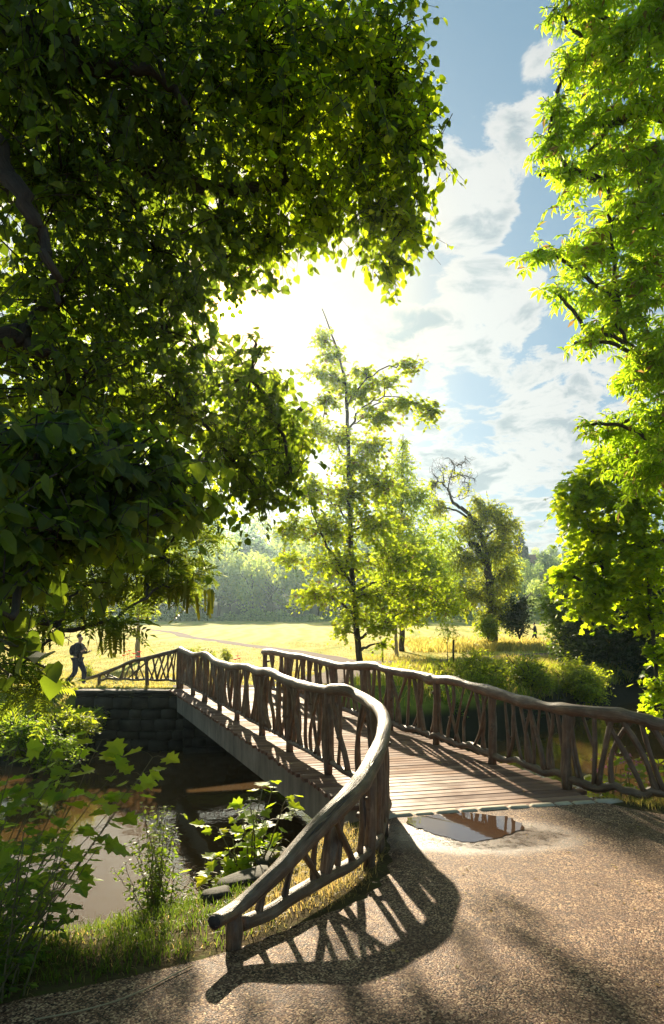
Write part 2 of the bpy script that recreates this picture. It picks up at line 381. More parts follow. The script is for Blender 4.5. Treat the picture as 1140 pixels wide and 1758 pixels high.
def f_ground(t):
    pos = t.n('ShaderNodeNewGeometry').outputs['Position']
    sp = t.n('ShaderNodeSeparateXYZ', i0=pos); y = sp.outputs[1]; z = sp.outputs[2]
    n = t.noise(pos, 2.2, 6, .65); nf = t.noise(pos, 28, 5, .7); nb = t.noise(pos, .12, 4, .6, 2.2)
    soil = t.ramp(t.math('ADD', t.math('MULTIPLY', n, .5), t.math('MULTIPLY', nf, .5)), [(.35, (.035, .025, .016)), (.5, (.10, .075, .035)), (.62, (.09, .10, .03))])
    swirl = t.n('ShaderNodeTexWave', Vector=t.vmath('MULTIPLY', pos, (.6, 1.0, 1.0)), Scale=.16, Distortion=9.0, Detail=2.0, Detail__Scale=.25)
    fieldc = t.ramp(t.math('ADD', t.math('ADD', t.math('MULTIPLY', swirl.outputs[1], .3), t.math('MULTIPLY', n, .35)), t.math('MULTIPLY', nb, .4)),
                    [(.30, (.17, .26, .02)), (.42, (.46, .42, .06)), (.58, (.62, .50, .14)), (.75, (.34, .34, .05))])
    verge = t.ramp(t.math('ADD', t.math('MULTIPLY', n, .6), t.math('MULTIPLY', nf, .4)), [(.3, (.10, .13, .02)), (.6, (.24, .26, .045)), (.8, (.34, .27, .09))])
    f = t.mapr(t.math('ADD', y, t.math('MULTIPLY', t.math('SUBTRACT', nb, .5), 20)), 27, 34)
    far = t.mapr(y, 16, 19)
    c = t.mix(far, soil, verge); c = t.mix(f, c, fieldc)
    hill = t.mapr(y, 150, 158); c = t.mix(hill, c, (.05, .08, .025))
    low_soil = t.mapr(z, -.95, -1.3); c = t.mix(low_soil, c, (.035, .03, .018))  # darker soil low on the river banks
    p = t.n('ShaderNodeBsdfPrincipled', Base__Color=c, Roughness=.9); p.inputs['Specular IOR Level'].default_value = .04
    bp = t.n('ShaderNodeBump', Strength=.7, Distance=.05, Height=t.math('ADD', nf, n)); t.l(bp, p.inputs['Normal'])
    return p
GROUND = mat('ground', f_ground)
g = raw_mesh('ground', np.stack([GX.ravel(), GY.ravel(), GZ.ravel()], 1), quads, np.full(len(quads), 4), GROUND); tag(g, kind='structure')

def f_path(t, puddle=False):
    pos = t.n('ShaderNodeNewGeometry').outputs['Position']
    vo = t.n('ShaderNodeTexVoronoi', Vector=pos, Scale=105.0, Randomness=1.0)
    grit = t.noise(pos, 120, 3, .7); mid = t.noise(pos, 14, 5, .65); big = t.noise(pos, 1.4, 4, .6)
    k = t.math('ADD', t.math('MULTIPLY', vo.outputs['Color'], .38), t.math('ADD', t.math('MULTIPLY', grit, .35), t.math('MULTIPLY', mid, .3)))
    c = t.ramp(k, [(.40, (.012, .006, .004)), (.49, (.14, .070, .044)), (.57, (.27, .15, .092)), (.67, (.68, .47, .29))])
    c = t.mix(t.mapr(big, .42, .66, 0, .55), c, (.085, .042, .028))
    dv = t.vmath('SUBTRACT', pos, (1.29, 6.36, -.2)); dv = t.vmath('MULTIPLY', dv, (.72, 1.35, 0))
    dist = t.math('ADD', t.vmath('LENGTH', dv).outputs['Value'], t.math('MULTIPLY', t.math('SUBTRACT', t.noise(pos, 5, 4, .6), .5), .3))
    wet = t.mapr(dist, .42, .86, 1, 0)
    c = t.mix(t.math('MULTIPLY', wet, .7), c, (.05, .032, .022))
    rg = t.math('SUBTRACT', t.mapr(mid, .3, .7, .48, .66), t.math('MULTIPLY', wet, .28))
    p = t.n('ShaderNodeBsdfPrincipled', Base__Color=c, Roughness=rg); t.l(t.math('ADD', .12, t.math('MULTIPLY', wet, .35)), p.inputs['Specular IOR Level'])
    h = t.math('ADD', t.math('MULTIPLY', vo.outputs['Distance'], -.9), t.math('ADD', t.math('MULTIPLY', grit, .7), t.math('MULTIPLY', mid, .35)))
    bp = t.n('ShaderNodeBump', Strength=.9, Distance=.007, Height=h); t.l(bp, p.inputs['Normal'])
    t.l(t.math('SUBTRACT', 1.0, t.math('MULTIPLY', wet, .55)), bp.inputs['Strength'])
    return p
PATHM = mat('gravel_asphalt', f_path)
def f_path2(t):
    pos = t.n('ShaderNodeNewGeometry').outputs['Position']
    n = t.noise(pos, 22, 5, .7); b = t.noise(pos, 1, 4, .6)
    c = t.ramp(t.math('ADD', t.math('MULTIPLY', n, .6), t.math('MULTIPLY', b, .4)), [(.35, (.12, .09, .075)), (.7, (.25, .19, .155))])
    p = t.n('ShaderNodeBsdfPrincipled', Base__Color=c, Roughness=.95); p.inputs['Specular IOR Level'].default_value = .05
    bp = t.n('ShaderNodeBump', Strength=.4, Distance=.01, Height=n); t.l(bp, p.inputs['Normal']); return p
PATHF = mat('pale_path', f_path2)
for k, (la, ra) in enumerate(PATHS):
    m = len(la); nw = 70 if k == 0 else 14
    s = np.linspace(0, 1, nw)
    jit = (.05 * np.sin(np.arange(m) * 1.9) + .03 * np.sin(np.arange(m) * 4.3)) * (1 if k == 0 else 2)
    jit[:3] = 0
    T = unit(ra - la); la2 = la - T * (jit[:, None]); ra2 = ra + T * (jit[::-1][:, None] if k else 0)
    if k == 0:                                                # finer rows
        la2 = bez(la2, 220); ra2 = bez(ra2, 220); m = 220
    XY = la2[:, None, :] * (1 - s)[None, :, None] + ra2[:, None, :] * s[None, :, None]
    X, Y = XY[..., 0], XY[..., 1]; edge = np.minimum(s, 1 - s)[None, :] * np.linalg.norm(ra2 - la2, axis=1)[:, None]
    Z = base_h(X, Y) + .004 + k * .004 - np.clip(1 - edge / .12, 0, 1) * .028
    if k == 0:
        Z[0] = base_h(X[0], Y[0]) - .2                        # turned down behind the edge stones
    jj, ii = np.meshgrid(np.arange(nw - 1), np.arange(m - 1)); a = (ii * nw + jj).ravel()
    q = np.stack([a, a + 1, a + 1 + nw, a + nw], 1)
    o = raw_mesh('path', np.stack([X.ravel(), Y.ravel(), Z.ravel()], 1), q, np.full(len(q), 4), PATHM if k == 0 else PATHF); tag(o, kind='structure')
def GP(px, py, h=0.0):
    """where the ray through a photo pixel meets the ground"""
    D = 4.0
    for _ in range(60):
        x = (px - CXP) / FOC * D; z = float(base_h(x, D)) + h
        D = .5 * D + .5 * min(200, max(1.0, (CZ - z) * FOC / max(py - HYP, 1)))
    return np.array(((px - CXP) / FOC * D, D, z))
# puddle
pc = [(700, 1408), (730, 1402), (780, 1399), (830, 1400), (868, 1404), (896, 1416), (885, 1428), (858, 1440), (815, 1446), (770, 1441), (735, 1429), (708, 1419)]
pw = np.array([GP(*q) for q in pc]); pz = float(np.mean(pw[:, 2])) + .012
loop = bez(np.vstack([pw, pw[:1]])[:, :2], 60)[:-1]
loop = loop + .014 * np.stack([np.sin(np.arange(59) * 2.1), np.cos(np.arange(59) * 1.7)], 1) + .03 * np.stack([np.sin(np.arange(59) * .75), np.cos(np.arange(59) * .53)], 1)
def f_puddle(t):
    pos = t.n('ShaderNodeNewGeometry').outputs['Position']
    p = t.n('ShaderNodeBsdfPrincipled', Base__Color=(.07, .04, .025, 1), Roughness=.01, IOR=1.5); p.inputs['Specular IOR Level'].default_value = 1.0
    bp = t.n('ShaderNodeBump', Strength=.02, Distance=.01, Height=t.noise(pos, 14, 2, .5)); t.l(bp, p.inputs['Normal']); return p
# follows the slightly sloping path so that it lies on it like a film
PV = np.column_stack([loop, base_h(loop[:, 0], loop[:, 1]) + .007]); ctr = PV.mean(0)
rings = [ctr + (PV - ctr) * f for f in (1, .66, .33)]
V = np.vstack(rings + [ctr[None]]); fs = []; n_ = 59
for r_ in range(2):
    for i in range(n_): fs.append((r_ * n_ + i, r_ * n_ + (i + 1) % n_, (r_ + 1) * n_ + (i + 1) % n_, (r_ + 1) * n_ + i))
for i in range(n_): fs.append((2 * n_ + i, 2 * n_ + (i + 1) % n_, 3 * n_))
V[:, 2] = -.2295
pu = MB(); pu.add(V, fs); tag(pu.build('puddle_water', mat('puddle_water', f_puddle)), kind='structure')
# river
def f_water(t):
    pos = t.n('ShaderNodeNewGeometry').outputs['Position']
    n1 = t.noise(t.vmath('MULTIPLY', pos, (1, .55, 1)), 1.6, 3, .55, .4); n2 = t.noise(pos, 9, 3, .6)
    p = t.n('ShaderNodeBsdfPrincipled', Base__Color=(.085, .048, .018, 1), Roughness=.03, IOR=1.4); p.inputs['Specular IOR Level'].default_value = .9
    bp = t.n('ShaderNodeBump', Strength=.10, Distance=.09, Height=t.math('ADD', n1, t.math('MULTIPLY', n2, .16))); t.l(bp, p.inputs['Normal']); return p
wm = MB(); wx = np.linspace(-70, 70, 30); wy = np.linspace(-14, 56, 20)
WX, WY = np.meshgrid(wx, wy); jj, ii = np.meshgrid(np.arange(29), np.arange(19)); a = (ii * 30 + jj).ravel()
wm.add_arr(np.stack([WX.ravel(), WY.ravel(), np.full(600, WATER_Z)], 1), np.stack([a, a + 1, a + 31, a + 30], 1))
# the sheet would surface nowhere else: the ground is above it away from the river
tag(wm.build('river_water', mat('river_water', f_water)), kind='structure')

# ---------------------------------------------------------------- bridge
DZ = -.25                                             # top of the boards
bu = np.array((2.33, .54)) / np.hypot(2.33, .54)      # along a board
LA, LB = np.array((-.04, 8.79)), np.array((-4.1, 18.9))      # line of the left railing
bd = unit(LB - LA)                                    # along the bridge
bridge = empty('footbridge', (1.7, 7.3, DZ), 'flat timber footbridge on grey concrete beams crossing the brown river', 'bridge')
dk = MB(); n = 0; pitch = .143
L0 = np.array((.57 - .12, 7.05)); total = 12.35
sn = abs(bd[0] * bu[1] - bd[1] * bu[0]); step = pitch / sn
q = 0.0
while q < total:
    o = L0 + bd * q; w = (pitch - .016) / 2; ln0, ln1 = -.16 + random.uniform(-.02, .02), 2.66 + random.uniform(-.03, .03)
    if q < .3: ln0, ln1 = .06, 2.50
    nv = np.array((-bu[1], bu[0])); dz = random.uniform(-.003, .003)
    secs = []; NS = 6
    for s in range(NS + 1):
        u = ln0 + (ln1 - ln0) * s / NS
        for (c, z) in ((-w, -.045), (-w, -.006), (-w + .006, 0), (w - .006, 0), (w, -.006), (w, -.045)):
            p2 = o + bu * u + nv * (c + .0015 * math.sin(u * 4 + n))
            secs.append((p2[0], p2[1], DZ + z + dz, u, c, n * .37))
    secs = np.array(secs); f = []
    for s in range(NS):
        for e in range(6):
            f.append((s * 6 + e, s * 6 + (e + 1) % 6, (s + 1) * 6 + (e + 1) % 6, (s + 1) * 6 + e))
    f += [(5, 4, 3, 2, 1, 0), tuple(NS * 6 + e for e in range(6))]
    dk.add(secs[:, :3], f, secs[:, 3:]); q += step; n += 1
dk.build('deck', DECK, bridge, smooth=False)
for side in (.03, 2.36):                              # concrete beams under the deck
    b = MB(); a0 = L0 + bu * side + bd * .1; a1 = L0 + bu * side + bd * 12.25; nn = np.array((bd[1], -bd[0]))
    pr = [(0, -.052), (.24, -.052), (.24, -.58), (.0, -.58)]; V = []
    for s in range(15):
        c = a0 + (a1 - a0) * s / 14; arch = 0
        for (u, z) in pr: V.append((*(c + nn * u), DZ + z + arch))
    f = [(s * 4 + e, s * 4 + (e + 1) % 4, (s + 1) * 4 + (e + 1) % 4, (s + 1) * 4 + e) for s in range(14) for e in range(4)] + [(3, 2, 1, 0), (56, 57, 58, 59)]
    b.add(V, f); b.build('beam', CONC, bridge, smooth=False)
cb = MB()
for s in range(1, 9):                                 # cross members between the beams
    c = L0 + bd * (s * 1.38) + bu * 1.32
    cb.box((c[0], c[1], DZ - .22), (2.0, .12, .2), math.atan2(bu[1], bu[0]))
cb.build('cross_member', CONC, bridge, smooth=False)
# stone abutments: coursed blocks, each block bevelled
def abutment(name, p0, p1, back, ztop, label):
    root = empty(name, ((p0[0] + p1[0]) / 2, (p0[1] + p1[1]) / 2, ztop), label, 'abutment')
    p0, p1 = np.array(p0), np.array(p1); ln = np.linalg.norm(p1 - p0); u = (p1 - p0) / ln; nb = np.array(back); rz = math.atan2(u[1], u[0])
    m = MB(); c = (p0 + p1) / 2 + nb * .35; m.box((c[0], c[1], (ztop - 2.9) / 2 - .15), (ln - .1, .5, ztop + 2.6), rz); m.build('core', STONE, root, False)
    m = MB(); z = -2.6; row = 0
    while z < ztop - .12:
        h = random.uniform(.22, .34); h = min(h, ztop - .1 - z); s = -random.uniform(0, .3) if row % 2 else 0
        while s < ln:
            w = random.uniform(.28, .7); a, b = max(s, 0), min(s + w, ln); s += w
            if b - a < .06: continue
            cc = p0 + u * (a + b) / 2 + nb * (.06 + random.uniform(-.03, .03))
            m.box((cc[0], cc[1], z + h / 2), (b - a - .018, .24, h - .018), rz + random.uniform(-.02, .02), .04)
        z += h; row += 1
    m.build('stonework', STONE, root, True)
    m = MB(); s = 0
    while s < ln:
        w = random.uniform(.7, 1.1); b = min(s + w, ln); cc = p0 + u * (s + b) / 2 + nb * .14; s += w
        m.box((cc[0], cc[1], ztop - .05), (b - (s - w) - .01, .5, .09), rz, .02)
    m.build('coping', STONE, root, True)
abutment('stone_abutment', (-6.95, 18.95), (-4.0, 18.93), (0, 1), -.33, 'dark coursed stone wall at the bridge foot on the far bank')
abutment('bridge_pier_wall', (-4.0, 18.72), (-1.3, 19.35), (-.23, .97), -.86, 'dark stone wall carrying the far end of the footbridge')
abutment('bridge_pier_wall', (3.1, 7.8), (.6, 7.22), (.23, -.97), -.86, 'dark stone wall under the near end of the footbridge')

# ---------------------------------------------------------------- railings of crooked logs
def on_line(px, pts):
    """depth at which the ray column px crosses a ground polyline"""
    k = (px - CXP) / FOC
    for i in range(len(pts) - 1):
        (ax, ay), (bx, by) = pts[i][:2], pts[i + 1][:2]
        fa, fb = ax - k * ay, bx - k * by
        if fa * fb <= 0 and abs(fa - fb) > 1e-9:
            s = fa / (fa - fb); return ay + (by - ay) * s
    return pts[0][1] if abs(pts[0][0] - k * pts[0][1]) < abs(pts[-1][0] - k * pts[-1][1]) else pts[-1][1]
CUT = mat('cut_log_end', f_cut)
def arc_len(p): return np.concatenate([[0], np.cumsum(np.linalg.norm(np.diff(p[:, :2], axis=0), axis=1))])
class Rail:
    def __init__(s, root, top, low, r_top, r_low, seed):
        """top / low: (n,3) centre lines of the handrail and the bottom log"""
        s.root = root; s.top = top; s.low = low; s.sl = arc_len(low); s.st = arc_len(top)
        s.rt = r_top; s.rl = r_low; s.seed = seed
    def at(s, P_, S, u): return np.array([np.interp(u, S / S[-1], P_[:, k]) for k in range(3)])
def stick(root, a, b, r0, r1, bend, seed, name='baluster', fork=None):
    a, b = np.array(a, float), np.array(b, float); rs = np.random.default_rng(seed); L = np.linalg.norm(b - a)
    side = unit(np.cross(b - a, np.array((b - a)[[1, 0, 2]] * (1, -1, .3) + (.01, .02, 0)))); n = 9
    al = unit(np.array((bd[0], bd[1], 0.0)))
    t = np.linspace(0, 1, n); ph = rs.uniform(0, 6.28); kk = rs.uniform(.7, 1.8)
    off = (np.sin(t * 3.14 * kk + ph) - (np.sin(ph) * (1 - t) + np.sin(3.14 * kk + ph) * t)) * bend * L
    off2 = np.sin(t * 3.14) * bend * .45 * L * rs.uniform(-1, 1)
    pts = a + (b - a) * t[:, None] + al * off[:, None] + np.array((al[1], -al[0], 0)) * off2[:, None]
    rad = (r0 + (r1 - r0) * t) * (.86 if name == 'baluster' else .95); rad = rad * (1 + .10 * np.sin(t * 9 + ph))
    m = MB(); m.tube(pts, rad, 9, .12, True, seed % 97, .45)
    if rs.uniform() < .38 and L > .5:                    # a sawn-off side branch
        i = rs.integers(3, 7); q = unit(np.array((rs.normal(), rs.normal(), rs.uniform(.1, .8)))); m.tube([pts[i], pts[i] + q * rad[i] * 1.3, pts[i] + q * rad[i] * rs.uniform(1.6, 2.6)], [rad[i] * .7, rad[i] * .5, rad[i] * .42], 7, .08, True, seed % 53)
    if fork is not None:
        i = int(n * fork); e = pts[-1] + al * rs.choice((-1, 1)) * rs.uniform(.14, .26)
        e[2] = pts[-1][2]; q = bez([pts[i], pts[i] * .6 + e * .4 + al * .02, e], 6)
        m.tube(q, np.linspace(rad[i] * .85, rad[i] * .6, 6), 7, .1, True, seed % 89)
    return m.build(name, LOG, root)
# --- left railing
left = empty('log_railing', (-.04, 8.79, DZ), 'long railing of crooked logs along the dark water, curling round at its low near end', 'railing')
near_st = [  # D of foot, px of foot, rail centre px, rail centre py, radius
    (3.72, 380, 368, 1583, .040), (3.95, 408, 411, 1556, .047), (4.22, 468, 476, 1497, .056), (4.45, 510, 522, 1447, .062), (4.75, 556, 572, 1395, .068), (5.15, 606, 612, 1352, .072),
    (5.65, 640, 641, 1306, .072), (6.2, 655, 655, 1272, .070), (6.7, 662, 660, 1246, .068), (7.15, 663, 655, 1224, .066), (7.6, 648, 640, 1209, .064), (8.1, 612, 614, 1194, .062)]
tops = [(589, 1184), (568, 1184.5), (558, 1184), (521, 1177), (489, 1167), (463, 1154), (445, 1154), (431, 1148), (416, 1144), (400, 1145), (384, 1141), (368, 1135), (352, 1123), (331, 1124), (313, 1116)]
LLINE = [(.62, 7.1), tuple(LA), tuple(LB)]
T = []; Lw = []; RT = []
for D, pf, pxr, pyr, r in near_st:
    T.append(P(pxr, pyr, D)); RT.append(r)
    x = (pf - CXP) / FOC * D; g_ = float(base_h(x, D)) if D < 7 else DZ
    Lw.append((x, D, g_ + (.10 if D < 4.3 else .13)))
for px, py in tops:
    D = on_line(px, LLINE); T.append(P(px, py, D)); RT.append(.066 + .008 * math.sin(px * .3)); Lw.append((T[-1][0], D, DZ + .16))
T.append(np.array((-4.12, 18.95, T[-1][2] + .01))); RT.append(.07); Lw.append((-4.12, 18.95, DZ + .16))
far_st = [(300, 1118, 19.1), (280, 1123, 19.3), (253, 1130, 19.5), (228, 1135, 19.7), (205, 1145, 20.0), (185, 1153, 20.2), (170, 1159, 20.4), (148, 1166, 20.6)]
T = np.array(T); Lw = np.array(Lw); RT = np.array(RT)
top_c = bez(T, 190); low_c = bez(Lw, 190); rt_c = np.interp(np.linspace(0, 1, 190), np.linspace(0, 1, len(RT)), RT)
rs = np.random.default_rng(3)
m = MB(); m.tube(top_c, rt_c, 14, .07, True, 1, .18); m.build('handrail', LOG, left)
m = MB(); d = unit(top_c[0] - top_c[1]); p0 = top_c[0] + d * .003
m.tube([p0, p0 + d * .004], [.037, .034], 14, .05, True, 1); m.build('cut_end', CUT, left)
wob = low_c.copy(); wob[:, 2] += (.010 * np.sin(np.arange(190) * .5) + .008 * np.sin(np.arange(190) * .23)) * np.clip(np.arange(190) / 60, .25, 1)
kcut = 8
rl_c = np.interp(np.arange(190), [0, 30, 80, 110, 189], [.042, .048, .040, .034, .03])
m = MB(); m.tube(wob[kcut:], rl_c[kcut:], 10, .10, True, 2, .15); m.build('bottom_rail', LOG, left)
SL = arc_len(low_c); ST = arc_len(top_c)
def idx_px(c, px, lo=0, hi=190):
    pr = CXP + c[lo:hi, 0] / c[lo:hi, 1] * FOC; return lo + int(np.argmin(np.abs(pr - px)))
turn = idx_px(low_c, 664, 0, 100)                      # where the rail turns on to the bridge
# near flare: explicit sticks (foot px on bottom log, head px on handrail, radius)
def foot(px, far=False): i = idx_px(low_c, px, turn if far else 0, 190 if far else turn + 1); return low_c[i], i
def head(px, far=False): i = idx_px(top_c, px, turn if far else 0, 190 if far else 75); return top_c[i], i
post_z = lambda p: np.array((p[0], p[1], (float(base_h(p[0], p[1])) if p[1] < 7.0 else DZ) - .03))
p_ = post_z(foot(403)[0]); h_ = head(405)[0]; stick(left, p_, (p_[0] + .005, p_[1], h_[2] + .0), .052, .047, .01, 1, 'post')
sd = 10
for fp, hp, r0, r1, b in [(446, 454, .024, .020, .03), (487, 500, .027, .022, .02), (546, 517, .026, .026, .02), (539, 543, .024, .022, .03), (558, 563, .034, .026, .02), (556, 607, .036, .034, .10),
                          (606, 571, .034, .026, .05), (580, 590, .026, .022, .08), (618, 622, .030, .028, .05)]:
    stick(left, foot(fp)[0], head(hp)[0], r0, r1, b, sd); sd += 1
for px, r in ((634, .062), (650, .058), (659, .05)):
    f_, i = foot(px); h_, j = head(px + 8 if px < 650 else px); j = min(188, max(i, j - 1)); hh = top_c[min(189, int(i * 1.0))]
    hh = top_c[np.argmin(np.hypot(top_c[:90, 0] - f_[0], top_c[:90, 1] - f_[1]))]
    stick(left, post_z(f_), hh, r, r * .85, .02, sd, 'post'); sd += 1
def near_top(f_): return top_c[int(np.argmin(np.hypot(top_c[:, 0] - f_[0], top_c[:, 1] - f_[1])))]
s0 = SL[foot(628)[1]]; s1 = SL[turn] + .35; s = s0 + .12
while s < s1:                                         # dense bundle of sticks at the turn
    f_ = np.array([np.interp(s, SL, low_c[:, k]) for k in range(3)]); e = s + rs.uniform(-.16, .16)
    g_ = np.array([np.interp(e, SL, low_c[:, k]) for k in range(3)]); stick(left, f_, near_top(g_), rs.uniform(.026, .045), rs.uniform(.024, .04), rs.uniform(.02, .09), sd); sd += 1
    s += .15
posts = [18.9 - .15, 17.3, 15.9, 14.5, 13.1, 11.6, 10.2, 8.8, 7.55]
for D in posts:
    i = turn + int(np.argmin(np.abs(low_c[turn:, 1] - D))); f_ = low_c[i]; stick(left, post_z(f_), near_top(f_), .058, .05, .012, sd, 'post'); sd += 1
Send = SL[-1]; s = s1; c_ = 0
while s < Send - .1:
    e = s + rs.choice((-.3, -.16, -.05, .05, .16, .3)) * (1.0 if s < s1 + 2.5 else .75)
    e = min(max(e, s1 - .1), Send - .05)
    f_ = np.array([np.interp(s, SL, low_c[:, k]) for k in range(3)]); g_ = np.array([np.interp(e, SL, low_c[:, k]) for k in range(3)])
    h_ = near_top(g_)
    stick(left, f_ + (0, 0, -.01), h_, rs.uniform(.026, .046), rs.uniform(.022, .038), rs.uniform(.03, .14), sd, fork=rs.choice((None, None, .45, .6))); sd += 1
    s += rs.uniform(.135, .205) if s > s1 + 1.5 else rs.uniform(.2, .3); c_ += 1
# far flare of the left railing
FT = np.array([P(px, py, D) for px, py, D in far_st]); FT = np.vstack([[-4.12, 18.97, T[-1][2]], FT])
FL = np.array([(x, y + .0, float(base_h(x, y)) + .2) for x, y, z in FT[:-1]]); FL[-1] = (FL[-1][0], FL[-1][1], FL[-1][2] - .06)
ft = bez(FT, 40); fl = bez(FL, 36)
m = MB(); m.tube(ft, np.linspace(.06, .045, 40), 9, .08, True, 5); m.build('handrail', LOG, left)
m = MB(); fl[:, 2] += .012 * np.sin(np.arange(36) * .9); m.tube(fl, .034, 8, .1, True, 6); m.build('bottom_rail', LOG, left)
def fnear(x): return ft[int(np.argmin(np.abs(ft[:, 0] - x)))]
for px in (306, 253.5, 162):
    i = int(np.argmin(np.abs(CXP + fl[:, 0] / fl[:, 1] * FOC - px))); f_ = fl[i]
    stick(left, (f_[0], f_[1], float(base_h(f_[0], f_[1])) - .04), fnear(f_[0]), .06, .05, .01, sd, 'post'); sd += 1
for a_, b_ in [(172, 166), (181, 189), (185, 176), (204, 180), (206, 216), (208, 213), (212, 228), (230, 226), (232, 240), (246, 236), (240, 222), (218, 262), (262, 247), (258, 275), (272, 264), (276, 292), (270, 284), (283, 276), (286, 300), (291, 287), (296, 302), (300, 292)]:
    fi = fl[int(np.argmin(np.abs(CXP + fl[:, 0] / fl[:, 1] * FOC - a_)))]; hi = ft[int(np.argmin(np.abs(CXP + ft[:, 0] / ft[:, 1] * FOC - b_)))]
    stick(left, fi, hi, rs.uniform(.024, .034), rs.uniform(.02, .03), rs.uniform(.02, .07), sd); sd += 1

# --- right railing
RLINE = [(-1.79, 18.2), (1.6, 10.8), (2.71, 8.07), (3.18, 7.62), (3.62, 7.42)]
right = empty('log_railing', (2.71, 8.07, DZ), 'railing of crooked logs on the deck side nearer the sunlit bushes', 'railing')
rtops = [(452, 1119), (470, 1120), (500, 1126), (520, 1128), (545, 1134), (575, 1142), (600, 1144), (640, 1143), (660, 1149), (700, 1157), (725, 1160), (738, 1167), (750, 1167), (775, 1168), (800, 1175), (830, 1184), (870, 1196),
         (900, 1205), (930, 1211), (960, 1217), (1000, 1221), (1050, 1226), (1075, 1229), (1110, 1237), (1140, 1245)]
T = []; Lw = []
for px, py in rtops:
    D = on_line(px, RLINE); T.append(P(px, py, D)); g_ = max(DZ, float(base_h(T[-1][0], D))); Lw.append((T[-1][0], D, DZ + .13 if px < 985 else g_ + .10))
for (x, y, h) in ((4.3, 7.2, .78), (5.0, 6.95, .6), (5.7, 6.75, .35), (6.2, 6.6, .15)): g_ = float(base_h(x, y)); T.append(np.array((x, y, g_ + h))); Lw.append((x, y, g_ + .1))
T = np.array(T); Lw = np.array(Lw); top_r = bez(T, 170); low_r = bez(Lw, 170)
m = MB(); kk = np.arange(170); m.tube(top_r, .070 + .008 * np.sin(kk * .5) + .006 * np.sin(kk * .21), 14, .07, True, 11, .2); m.build('handrail', LOG, right)
lw = low_r.copy(); lw[:, 2] += .02 * np.sin(kk * .45) + .012 * np.sin(kk * .9); m = MB(); m.tube(lw, .045 + .006 * np.sin(kk * .37), 10, .1, True, 12, .2); m.build('bottom_rail', LOG, right)
SR = arc_len(low_r)
def rtop(g_): return top_r[int(np.argmin(np.hypot(top_r[:, 0] - g_[0], top_r[:, 1] - g_[1])))]
def rpt(s): return np.array([np.interp(s, SR, low_r[:, k]) for k in range(3)])
def s_px(px): pr = CXP + low_r[:, 0] / low_r[:, 1] * FOC; return SR[int(np.argmin(np.abs(pr - px)))]
for px in (455, 496, 530, 575, 622, 673, 748, 845, 974, 1235):
    f_ = rpt(s_px(px)); gz = DZ if px < 1000 else float(base_h(f_[0], f_[1]))
    stick(right, (f_[0], f_[1], gz - .03), rtop(f_), .062, .056, .012, sd, 'post'); sd += 1
def rst(fp, hp, r0, r1, b, fork=None):
    global sd
    stick(right, rpt(s_px(fp)), rtop(rpt(s_px(hp))), r0, r1, b, sd, fork=fork); sd += 1
for a_ in [(995, 983, .022, .018, .06), (1000, 975, .022, .022, .03), (1020, 1018, .032, .026, .02, .55), (1028, 1052, .034, .036, .03), (1050, 1086, .034, .030, .10), (1107, 1035, .036, .032, .04), (1130, 1060, .036, .034, .05),
           (1148, 1100, .034, .030, .04), (1175, 1115, .034, .034, .03), (1180, 1200, .03, .03, .05), (1210, 1165, .03, .03, .05),
           (870, 868, .028, .022, .04), (873, 885, .03, .024, .06), (897, 878, .022, .018, .03), (912, 893, .036, .026, .08), (905, 912, .026, .02, .09), (918, 905, .03, .022, .03), (935, 908, .034, .024, .03), (944, 948, .03, .024, .11),
           (950, 935, .026, .02, .14), (966, 955, .032, .030, .04), (933, 925, .02, .018, .05),
           (758, 752, .024, .02, .04), (770, 776, .030, .026, .06), (790, 762, .028, .026, .03), (800, 812, .024, .02, .10), (812, 840, .026, .024, .12), (835, 815, .032, .03, .03), (826, 828, .026, .022, .06), (780, 800, .026, .02, .05)]:
    rst(*a_)
s = SR[0] + .12; se = s_px(745)
while s < se - .08:
    e = min(max(s + rs.choice((-.3, -.17, -.06, .06, .17, .3)), .0), se)
    stick(right, rpt(s) + (0, 0, -.01), rtop(rpt(e)), rs.uniform(.026, .042), rs.uniform(.022, .036), rs.uniform(.02, .10), sd, fork=rs.choice((None, None, None, .5))); sd += 1
    s += rs.uniform(.15, .215)

